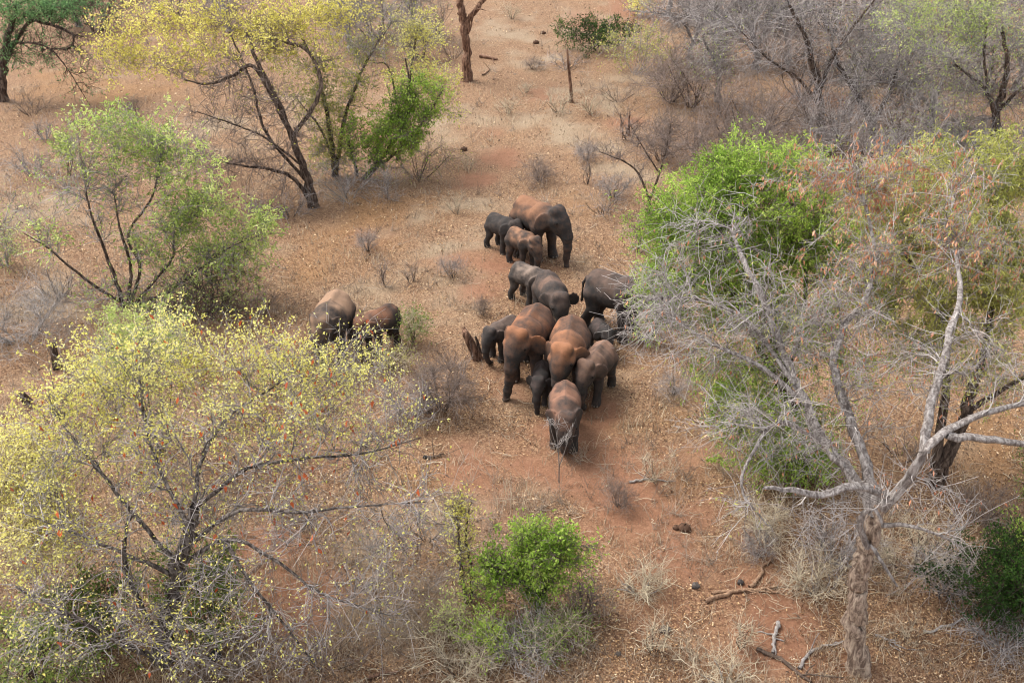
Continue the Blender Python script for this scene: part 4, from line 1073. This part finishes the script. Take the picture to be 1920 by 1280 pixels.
bush("straw_brush", "straw brush at the bottom edge below the fallen branches", 1360, 1290, .5, .9, 7, 36, B_GREY, T_TAN)
bush("right_edge_shrub", "green shrub half cut by the right edge beside the pale limbs", 1925, 960, 2.0, .6, 5, 36, B_DARK, T_DARK, L_MID, 3.0)

bush("dead_tangle", "dark tangle of dead twigs left of the big elephant's trunk", 830, 765, 1.35, 1.15, 10, 110, B_DARK, T_BROWN, None, 0, twig=(7, .25, .6, .6, (0, 0, .2)))
bush("grey_tangle", "grey brown dead twigs between the yellow crown and the dark tangle", 765, 790, .9, .9, 8, 56, B_DARK, T_GREY, L_YEL, .1)
bush("wispy_green_plant", "wispy fresh green plant beside the young elephant by the yellow tree", 775, 645, 1.1, .42, 6, 34, B_DARK, T_TAN, L_MID, 2.6, leaf=(.08, .022, .2))
bush("trailing_green_plant", "trailing grey green undergrowth below the wispy fresh green plant", 745, 690, .6, .7, 6, 36, B_DARK, T_TAN, L_OLIVE, 1.0)

bush("silver_shrub", "silvery leafless shrub at the left edge", 45, 640, 1.3, 2.1, 10, 120, B_GREY, T_PALE, None, 0, twig=(7, .25, .7, .6, (0, 0, .2)))
bush("pale_edge_shrub", "pale green wispy shrub at the left edge above the silvery shrub", 10, 500, 1.6, 1.0, 6, 44, B_GREY, T_GREY, L_PALE, 1.6)
bush("far_left_shrub", "small leafless shrub in the golden clearing at the far left", 85, 262, .9, .8, 6, 30, B_GREY, T_GREY)
bush("under_green_shrub", "green shrub under the yellow tree by its trunk", 395, 1195, 2.2, .9, 7, 80, B_DARK, T_DARK, L_MID, 3.6, leaf=(.07, .032, .2))
bush("under_green_shrub", "green shrub under the yellow tree left of its trunk", 195, 1215, 1.8, .7, 6, 60, B_DARK, T_DARK, L_MID, 3.4, leaf=(.07, .032, .2))
bush("under_green_shrub", "green shrub at the bottom left corner under yellow twigs", 90, 1300, 1.7, 1.3, 8, 90, B_DARK, T_DARK, L_MID, 3.6, leaf=(.07, .032, .2))
bush("green_glow_bush", "soft bright green bush poking through the top of the yellow crown", 300, 850, 4.0, 1.05, 7, 120, B_DARK, T_TAN, L_PALE, 5.0, leaf=(.07, .022, .2), low=.55)
bush("edge_green_bush", "soft green bush behind the yellow tree cut by the left edge", 75, 980, 2.3, .75, 6, 60, B_DARK, T_TAN, L_TEAL, 3.5, leaf=(.07, .022, .2))

for lab, px, py, h, r, tm in (
        ("grey brush round the foot of the leaning yellow tree", 545, 405, .9, 1.2, T_GREY), ("brown brush under the looping dark limbs of the leaning yellow tree", 420, 350, .9, 1.5, T_BROWN), ("grey brush between pale green and leaning yellow trees", 350, 300, .9, 1.5, T_GREY),
        ("brown brush in the golden clearing at the far left", 150, 240, .8, 1.5, T_BROWN), ("brown brush below the corner tree's dark trunk", 60, 215, .9, 1.4, T_BROWN), ("grey brush left of the foot of the pale green tree", 110, 560, .9, 1.2, T_GREY),
        ("brown brush right of the dark thicket by the pale green tree", 480, 600, .8, 1.1, T_BROWN), ("grey brush behind the yellow crown below the dark thicket", 330, 640, .9, 1.4, T_GREY), ("brown brush behind the rugged reddish trunk", 850, 110, 1.1, 1.2, T_BROWN),
        ("grey brush in the far clearing below the dark rounded bush", 1060, 130, .7, 1.5, T_GREY), ("brown brush on the clearing's edge below the pale olive bush", 1160, 190, .9, 1.4, T_BROWN), ("grey brush right of the farthest elephant's head", 1130, 400, .8, 1.0, T_GREY),
        ("brown brush between broken stump and dark tangle", 850, 690, .7, .8, T_BROWN), ("grey brush under the tips of the yellow tree's right limbs", 800, 1010, .6, 1.0, T_GREY), ("brown brush at the bottom edge under the yellow tree", 620, 1250, .7, 1.1, T_BROWN),
        ("grey brush under the middle of the yellow tree", 560, 1000, .6, 1.0, T_GREY), ("brown brush behind the olive tree's foot", 1690, 860, .8, 1.2, T_BROWN), ("grey brush under the drooping left twigs of the bare tree", 1330, 790, .8, 1.1, T_GREY)):
    bush_copy(("brush", tm.name), "dry_brush", lab, px, py, h, r, "dry brush between the trees", lambda: bush("dry_brush", lab, px, py, h, r, 9, 40, B_DARK, tm, group="dry brush between the trees", rs=.014, twig=(3.2, .2, .65, .5, (0, 0, .3)), twl=(1.4, .1, .3), rt=.0055))

# ---------- small leafless shrubs of the clearing
SHRUBS = [
    ("grey twig shrub in the litter left of the two walking elephants", 850, 520, .7, .55, 5, 22, T_GREY), ("reddish upright twigs in the litter above the young rust elephant", 722, 535, .9, .25, 4, 14, T_BROWN),
    ("thin brown twigs just right of the reddish upright twigs", 770, 530, .7, .3, 3, 12, T_BROWN), ("dark leafless shrub with many stems near the green feathery crown", 1195, 475, 1.3, .45, 6, 26, T_BROWN),
    ("grey grassy shrub round the foot of the dead pole", 1050, 212, .9, 1.2, 8, 46, T_TAN), ("straw coloured shrub right of the dead pole", 1110, 215, .8, .9, 7, 36, T_TAN),
    ("pale dry shrub below the rugged reddish trunk", 950, 215, .7, .9, 6, 34, T_TAN), ("brown dry shrub right of the reddish trail", 1010, 340, .7, .9, 6, 34, T_BROWN),
    ("grey dry shrub beside the thin forked sapling", 1150, 370, .9, .9, 7, 36, T_GREY), ("low grey green shrub left of the thin forked sapling", 1100, 300, .7, .8, 6, 30, T_GREY),
    ("tall dry stems against the brown thicket above the sapling", 1180, 260, 1.3, .7, 6, 26, T_BROWN), ("dry straw shrub near the top edge of the clearing", 960, 35, .8, .9, 6, 26, T_TAN),
    ("pale dead shrub with forked stems under the grey twig tangle", 725, 375, 1.2, .35, 4, 20, T_PALE), ("straw shrub at the left of the farthest elephant's calf", 855, 400, .7, .7, 5, 24, T_TAN),
    ("faint grey shrub amid golden litter under the leaning tree", 690, 470, .7, .6, 5, 22, T_GREY), ("brown stems right behind the farthest elephant", 1100, 345, 1.1, .25, 4, 14, T_BROWN),
    ("leafless twig shrub right of the leading elephant", 1235, 905, .6, .7, 6, 26, T_TAN), ("brown twig tuft on red soil lower right of the leading elephant", 1160, 950, .6, .5, 5, 22, T_BROWN),
    ("pale twig shrub on the ground right of the green bushy tree", 1225, 1225, 1.0, .35, 5, 24, T_TAN), ("dry tuft with thin grey stalk left of the pale flaking trunk", 1390, 1215, .8, .3, 4, 18, T_TAN),
    ("straw tuft at the bottom edge left of the pale trunk", 1300, 1240, .5, .5, 6, 26, T_TAN), ("dry twigs on the soil beneath the hanging olive leaves", 1420, 1040, .6, .6, 5, 26, T_GREY),
    ("straw shrub in the litter under the right hand limbs", 1700, 1200, .5, .6, 5, 26, T_TAN), ("brown dead shrub beside the olive tree's trunk", 1840, 980, .8, .8, 6, 30, T_BROWN),
    ("dry grey shrub just below the drooping twigs near the brown young elephant", 1260, 740, .6, .7, 6, 28, T_GREY), ("small twig shrub at the left foot of the leaning yellow tree", 480, 405, .6, .6, 5, 20, T_GREY),
    ("dead shrub in the golden clearing below the dark looping limbs", 250, 215, .8, .8, 5, 20, T_BROWN), ("tall dry shrub left of the rugged reddish trunk", 820, 70, 2.0, .6, 6, 26, T_BROWN),
    ("dry tuft on the trail edge above the farthest elephant", 880, 320, .5, .5, 5, 20, T_TAN), ("brown tuft on the pale clearing above the trail", 1000, 130, .5, .6, 5, 20, T_BROWN),
    ("straw tuft in the clearing left of the dead pole", 985, 175, .5, .6, 5, 20, T_TAN), ("red brown seedling stems on bare soil left of the big elephant", 905, 590, .5, .35, 4, 14, T_BROWN)]
for lab, px, py, h, r, st, br, tm in SHRUBS:
    bush_copy((tm.name, h / r > 1.6, py % 2), "dry_shrub", lab, px, py, h, r, "leafless shrubs of the clearing", lambda: bush("dry_shrub", lab, px, py, h, r, st, br, B_DARK, tm, group="leafless shrubs of the clearing", rs=.013, twig=(3.2, .15, .5, .5, (0, 0, .35)), twl=(1.6, .08, .25), rt=.005))

# sapling standing before the leading elephant
tree("pale_sapling", "thin pale forked sapling standing before the leading elephant", (1048, 903),
     [([(1048, 903, 0), (1048, 870, 0), (1046, 830, 0), (1040, 790, 0)], (.016, .014, .012, .007)), ([(1048, 875, 0), (1062, 835, -.05), (1070, 800, 0)], (.012, .010, .006)), ([(1047, 850, 0), (1036, 815, 0), (1030, 790, 0)], (.011, .009, .006))],
     [(1040, 795, 0, 22, 18, .2, 8), (1065, 815, 0, 16, 22, .2, 7)], B_GREY, T_PALE, None, twig=(2.5, .12, .3, .55, (0, 0, .2)), twl=(1.2, .08, .2), flare=0, cat="sapling", group="shrubs of the dry woodland", rt=.006)


# ------------------------------------------------------------------ stumps, fallen wood, stones
def pole(name, label, pts, radii, mat, cat, group=None, ground=True, jag=True, twigs=0, tm=None):
    """broken stump or pole: pts as (px, py, metres behind the first)"""
    g = G(pts[0][0], pts[0][1])
    a = np.array([V(p[0], p[1], g[1] + p[2]) for p in pts])
    a[0] = g + (0, 0, -.1)
    k = 10
    p, r = wood(a, radii, k)
    v, f, t = trunk_tube(p, r, 9, .25)
    if jag:                                     # splintered top
        top = v.reshape(k, 9, 3)
        top[-1] += (p[-1] - p[-2]) * (RNG.random((9, 1)) * 1.3)
        v = top.reshape(-1, 3)
    n = len(v)
    v = np.vstack([v, p[-1:] - (p[-1:] - p[-2:-1]) * .2])
    cf = np.array([[n - 9 + i, n - 9 + (i + 1) % 9, n] for i in range(9)])
    me = mk_mesh(name, v - g, [f, cf], True, {"tint": np.zeros(len(v))})
    return tag(link(name, me, mat, None, tuple(g)), label, cat, group)


pole("broken_stump", "broken reddish stump leaning left of the herd", [(897, 672, 0), (885, 648, 0), (872, 622, 0)], (.15, .13, .10), B_RED, "stump", "stumps")
pole("stump_splinter", "dark splintered stake standing behind the broken reddish stump", [(900, 662, .1), (896, 645, .1), (892, 632, .1)], (.06, .05, .03), B_DARK, "stump", "stumps")
pole("old_stump", "short dark stump at the left below the silvery shrub", [(108, 690, 0), (103, 668, 0), (99, 648, 0)], (.13, .11, .09), B_DARK, "stump", "stumps")
pole("black_stump", "charred black stump at the left edge of the yellow crown", [(54, 752, 0), (46, 745, -.1), (40, 740, -.2)], (.12, .11, .10), B_DARK, "stump", "stumps")
pole("dead_pole", "thin dead pole standing in the far clearing", [(1072, 192, 0), (1069, 150, 0), (1066, 120, 0), (1064, 98, 0)], (.09, .07, .06, .04), B_RED, "pole")
pole("dead_stake", "short dead stake right of the far clearing, before the brown thicket", [(1180, 255, 0), (1179, 235, 0), (1181, 212, 0)], (.07, .05, .03), B_RED, "pole")


def lying(label, pts, r0, r1, mat, sides=7, twigs=3, cat="branch"):
    """branch lying on the ground along photo spots"""
    a = np.array([G(px, py) for px, py in pts])
    k = 14
    p = resample(a, k)
    r = np.linspace(r0, r1, k)
    p[:, 2] = gz(p[:, 0], p[:, 1]) + r * .7 + .015
    p[1:-1] += RNG.normal(0, .02, (k - 2, 3)) * (1, 1, .3)
    pieces = [trunk_tube(p, r, sides)]
    Q, R, _ = sprout(p[None], r[None], np.array([twigs]), .25, .7, .6, (0, 0, .12), .2, 4, r0 * .4, r1 * .4)
    Q[..., 2] = np.maximum(Q[..., 2], gz(Q[..., 0], Q[..., 1]) + .01)
    pieces.append(tubes(Q, R, 5))
    g = p[0]
    v = np.concatenate([x[0] for x in pieces]); f = np.concatenate([pieces[0][1], pieces[1][1] + len(pieces[0][0])])
    me = mk_mesh("fallen_branch", v - g, f, True, {"tint": np.full(len(v), .3)})
    return tag(link("fallen_branch", me, mat, None, tuple(g)), label, cat, "branches fallen on the ground")


lying("long tan fallen branch on red soil left of the pale flaking trunk", [(1322, 1130), (1380, 1112), (1440, 1103), (1500, 1098)], .05, .02, B_TAN)
lying("curving tan fallen branch rising from the long one", [(1405, 1103), (1425, 1080), (1432, 1060), (1450, 1050)], .045, .02, B_TAN)
lying("second tan fallen branch crossing under the long one", [(1335, 1115), (1400, 1108), (1490, 1112)], .035, .012, B_TAN)
lying("short pale curved branch on the soil near the bottom edge", [(1458, 1168), (1452, 1195), (1448, 1225)], .045, .03, B_GREY)
lying("dark bent branch at the bottom edge left of the pale trunk", [(1418, 1218), (1455, 1235), (1490, 1258), (1520, 1280)], .04, .03, B_DARK)
lying("arched grey branch lying against the foot of the pale trunk", [(1498, 1255), (1515, 1225), (1545, 1212), (1575, 1208)], .035, .02, B_GREY)
lying("grey stick right of the foot of the pale trunk", [(1640, 1192), (1665, 1200), (1685, 1212)], .03, .015, B_GREY)
lying("short brown log in the far clearing right of the rugged trunk", [(900, 108), (915, 110), (933, 113)], .10, .06, B_RED, twigs=1)
lying("small grey stick beside the rugged reddish trunk", [(905, 142), (915, 135), (918, 130)], .05, .03, B_TAN, twigs=1)
lying("dark stick on the soil below the yellow tree's outer twigs", [(800, 858), (818, 857), (832, 850)], .03, .015, B_DARK)
lying("long tan stick along the bottom edge left of the green shrubs", [(790, 1270), (830, 1245), (875, 1240)], .03, .012, B_TAN)
lying("pale forked stick before the low green shrub", [(950, 1210), (963, 1190), (970, 1170)], .025, .012, B_GREY)
lying("grey fallen bough right of the leading elephant under drooping twigs", [(1180, 905), (1220, 900), (1265, 904)], .03, .012, B_GREY)
lying("long grey stick slanting below the dark green bush", [(1730, 1185), (1800, 1165), (1870, 1125)], .03, .012, B_GREY)
lying("reddish stick on the ground beside the bottom edge trees", [(690, 1275), (720, 1262), (745, 1262)], .04, .02, B_RED)


def stone(label, px, py, r, col, sq, name="stone", cat="stone"):
    g = G(px, py)
    r *= .8
    v, f = ball((0, 0, 0), r, 12, 9, sq)
    n = norm(v + 1e-9)
    ph = RNG.random(6) * 6
    v = v * (1 + .16 * np.sin(4 * n[:, :1] * 2 + ph[0]) * np.cos(3 * n[:, 1:2] + ph[1]) + .12 * np.sin(7 * n[:, 2:] + 5 * n[:, :1] + ph[2]) + RNG.normal(0, .03, (len(v), 1)))
    v[:, 2] += r * sq[2] * .55
    me = mk_mesh(name, v, f, True, {"tint": np.zeros(len(v))})
    k = NT("stone_" + name)
    c = k.ramp(k.noise(9, 4, .7, k.obj_co()), [(.3, tuple(x * .6 for x in col)), (.7, tuple(min(1, x * 1.3) for x in col))])
    k.l(c, k.b.inputs["Base Color"]); k.b.inputs["Roughness"].default_value = .9
    k.bump(k.noise(22, 4, .7, k.obj_co()), .6, .03)
    return tag(link(name, me, k.m, None, tuple(g)), label, cat, name + "s on the soil")


stone("dark grey stone on the soil left of the fallen tan branches", 1304, 1100, .11, (.10, .085, .075), (1, .9, .8))
stone("small black stone above the long tan fallen branch", 1388, 1093, .085, (.07, .06, .055), (1, .9, .9))
stone("dark stone in straw right of the low green shrub", 1247, 1182, .13, (.09, .075, .065), (1.2, .9, .55))
stone("small dark stone near the bottom edge right of the green shrubs", 1160, 1227, .075, (.08, .065, .055), (1, .9, .8))
stone("black stone beneath the yellow twigs near the bottom edge", 405, 1232, .14, (.035, .035, .04), (1, 1, .9))
stone("small black stone beside the dark stick below the yellow twigs", 797, 858, .07, (.03, .03, .03), (1, 1, .8))
for lab, px, py, r in (("reddish dung pile on bare soil right of the clearing's middle", 1283, 992, .16), ("smaller dung lump beside the reddish dung pile", 1268, 990, .09), ("dark dung lump on the far clearing near the dark rounded bush", 1018, 64, .18), ("dung lump on the trail edge above the farthest elephant", 870, 282, .16),
                       ("dung lump in the far clearing left of the dark rounded bush", 1005, 82, .2)):
    stone(lab, px, py, r, (.10, .055, .035), (1.1, 1, .75), "dung_lump", "dung")


# ------------------------------------------------------------------ leaf litter and dry grass (nobody could count them)
def scatter(n, dens, ylo=7.5, yhi=75):
    """points of the visible ground with even density in the picture, thinned by dens(x, y)"""
    px = RNG.uniform(-260, 2180, n); py = RNG.uniform(-60, 1600, n)
    keep = RNG.random(n) < np.clip((py + 260) / 1500, .2, 1)
    p = G(px[keep], py[keep])
    d = dens(p[:, 0], p[:, 1])
    return p[RNG.random(len(p)) < d]


def leaf_litter():
    def dens(x, y):
        so, gr, go = ground_fields(x, y)
        return np.clip(.34 + 2.6 * (fbm(x * .8 + 5, y * .8 + 3, 5) - .40) + .5 * go - .8 * so - .2 * gr, .03, 1)
    p = scatter(500000, dens)
    n = len(p)
    a = RNG.random(n) * 6.283
    til = RNG.normal(0, .45, (n, 3)); til[:, 2] = 1
    nr = norm(til)
    d = norm(np.cross(nr, np.stack([np.cos(a), np.sin(a), 0 * a], -1))); s = np.cross(nr, d)
    L = (.014 + .024 * RNG.random(n) ** 2)[:, None] * (1 + (p[:, 1:2] - 14) * .03); W = L * (.45 + .3 * RNG.random((n, 1)))
    c = p + np.array([0, 0, .035])
    v = np.stack([c - d * L, c + s * W * .7 + nr * L * .25, c + d * L, c - s * W * .7 + nr * L * .2], 1).reshape(-1, 3)
    m = leaf_mat("dry_litter_leaf", [(0, srgb(56, 40, 32)), (.4, srgb(106, 76, 56)), (.7, srgb(152, 116, 82)), (.9, srgb(196, 160, 116)), (1, srgb(234, 212, 176))], .1)
    me = mk_mesh("leaf_litter", v, np.arange(n * 4).reshape(n, 4), False, {"tint": np.repeat(RNG.random(n), 4)})
    tag(link("leaf_litter", me, m), "dry tan and brown leaves strewn over the red soil", "leaf litter", kind="stuff")


def dry_grass():
    def dens(x, y):
        so, gr, go = ground_fields(x, y)
        f = fbm(x * 1.5 + 50, y * 1.5 + 20, 4)
        return np.clip(sstep(.42, .72, f + .16 * gr - .08 * go - .1 * so) * 1.1, .02, 1)
    p = scatter(390000, dens)
    n = len(p)
    n3 = fbm(p[:, 0] * 1.1 + 9, p[:, 1] * 1.1 + 4, 3)
    h = (.07 + .38 * RNG.random(n) ** 2 * sstep(.3, .7, n3))[:, None]
    a = RNG.random(n) * 6.283
    out = np.stack([np.cos(a), np.sin(a), 0 * a], -1)
    lean = RNG.normal(0, .55, (n, 1))
    w = np.cross(out, [0, 0, 1.0]) * (.0045 + .004 * RNG.random((n, 1))) * (1 + (p[:, 1:2] - 14) * .03)
    b = p + np.array([0, 0, .0])
    mid = b + np.array([0, 0, .6]) * h + out * lean * h * .4
    tip = b + np.array([0, 0, 1.0]) * h * .9 + out * lean * h * 1.1
    v = np.stack([b - w, b + w, mid + w * .7, mid - w * .7, tip], 1).reshape(-1, 3)
    i = np.arange(n) * 5
    q = np.stack([i, i + 1, i + 2, i + 3], -1); t = np.stack([i + 3, i + 2, i + 4], -1)
    m = leaf_mat("dry_straw", [(0, srgb(96, 78, 64)), (.4, srgb(150, 130, 110)), (.8, srgb(194, 174, 148)), (1, srgb(226, 210, 180))], .2)
    me = mk_mesh("dry_grass", v, [q, t], False, {"tint": np.repeat(np.clip(n3 * .6 + .5 * RNG.random(n), 0, 1), 5)})
    tag(link("dry_grass", me, m), "thin straw coloured dry grass on the red soil", "grass", kind="stuff")


def fallen_twigs():
    p = scatter(9000, lambda x, y: np.clip(fbm(x * .8 + 70, y * .8, 3) * 1.2 - .2, .03, 1))
    n = len(p)
    a = RNG.random(n) * 6.283
    L = (.12 + .5 * RNG.random(n) ** 2)[:, None, None]
    s = np.linspace(-.5, .5, 4)[None, :, None]
    d = np.stack([np.cos(a), np.sin(a), 0 * a], -1)[:, None]
    P = p[:, None] + d * L * s + RNG.normal(0, .03, (n, 4, 3)) * (1, 1, .3)
    P[..., 2] = gz(P[..., 0], P[..., 1]) + .045
    R = np.full((n, 4), .006) * (.6 + .8 * RNG.random((n, 1)))
    v, f, t = tubes(P, R, 3)
    me = mk_mesh("fallen_twigs", v, f, True, {"tint": t})
    tag(link("fallen_twigs", me, T_GREY if RNG.random() < 0 else T_TAN), "thin grey and brown twigs strewn on the ground", "twigs", kind="stuff")


def undergrowth():
    """fine dead stalks and seedlings all over the clearing"""
    def dens(x, y):
        so, gr, go = ground_fields(x, y)
        return np.clip(sstep(.38, .75, fbm(x * .55 + 21, y * .55 + 63, 4) + .22 * gr - .12 * so), .04, 1)
    p = scatter(16000, dens)
    n = len(p)
    m = RNG.integers(4, 11, n)
    idx = np.repeat(np.arange(n), m)
    N = len(idx)
    sz = (.15 + .45 * RNG.random(n) ** 2)[idx]
    base = p[idx] + RNG.normal(0, .05, (N, 3)) * (1, 1, 0)
    d = norm(RNG.normal(0, .62, (N, 3)) * (1, 1, .2) + (0, 0, .8))
    bend = RNG.normal(0, .25, (N, 3))
    s = np.linspace(0, 1, 2)[None, :, None]
    P = base[:, None] + (d[:, None] * s + bend[:, None] * s ** 2) * (sz * (.5 + RNG.random(N)))[:, None, None]
    P[..., 2] = np.maximum(P[..., 2], gz(P[..., 0], P[..., 1]) + .01)
    R = (.0042 * (1 + (p[idx, 1] - 14) * .02))[:, None] * np.array([[1, .45]])
    v, f, t = tubes(P, R, 3, np.clip(RNG.random(n)[idx] * .8 + .2 * RNG.random(N), 0, 1))
    me = mk_mesh("dry_undergrowth", v, f, True, {"tint": t})
    tag(link("dry_undergrowth", me, twig_mat("dead_stalk", srgb(84, 68, 60), srgb(188, 172, 154))), "fine dead stalks sprouting all over the clearing", "undergrowth", kind="stuff")


undergrowth()
leaf_litter()
dry_grass()
fallen_twigs()
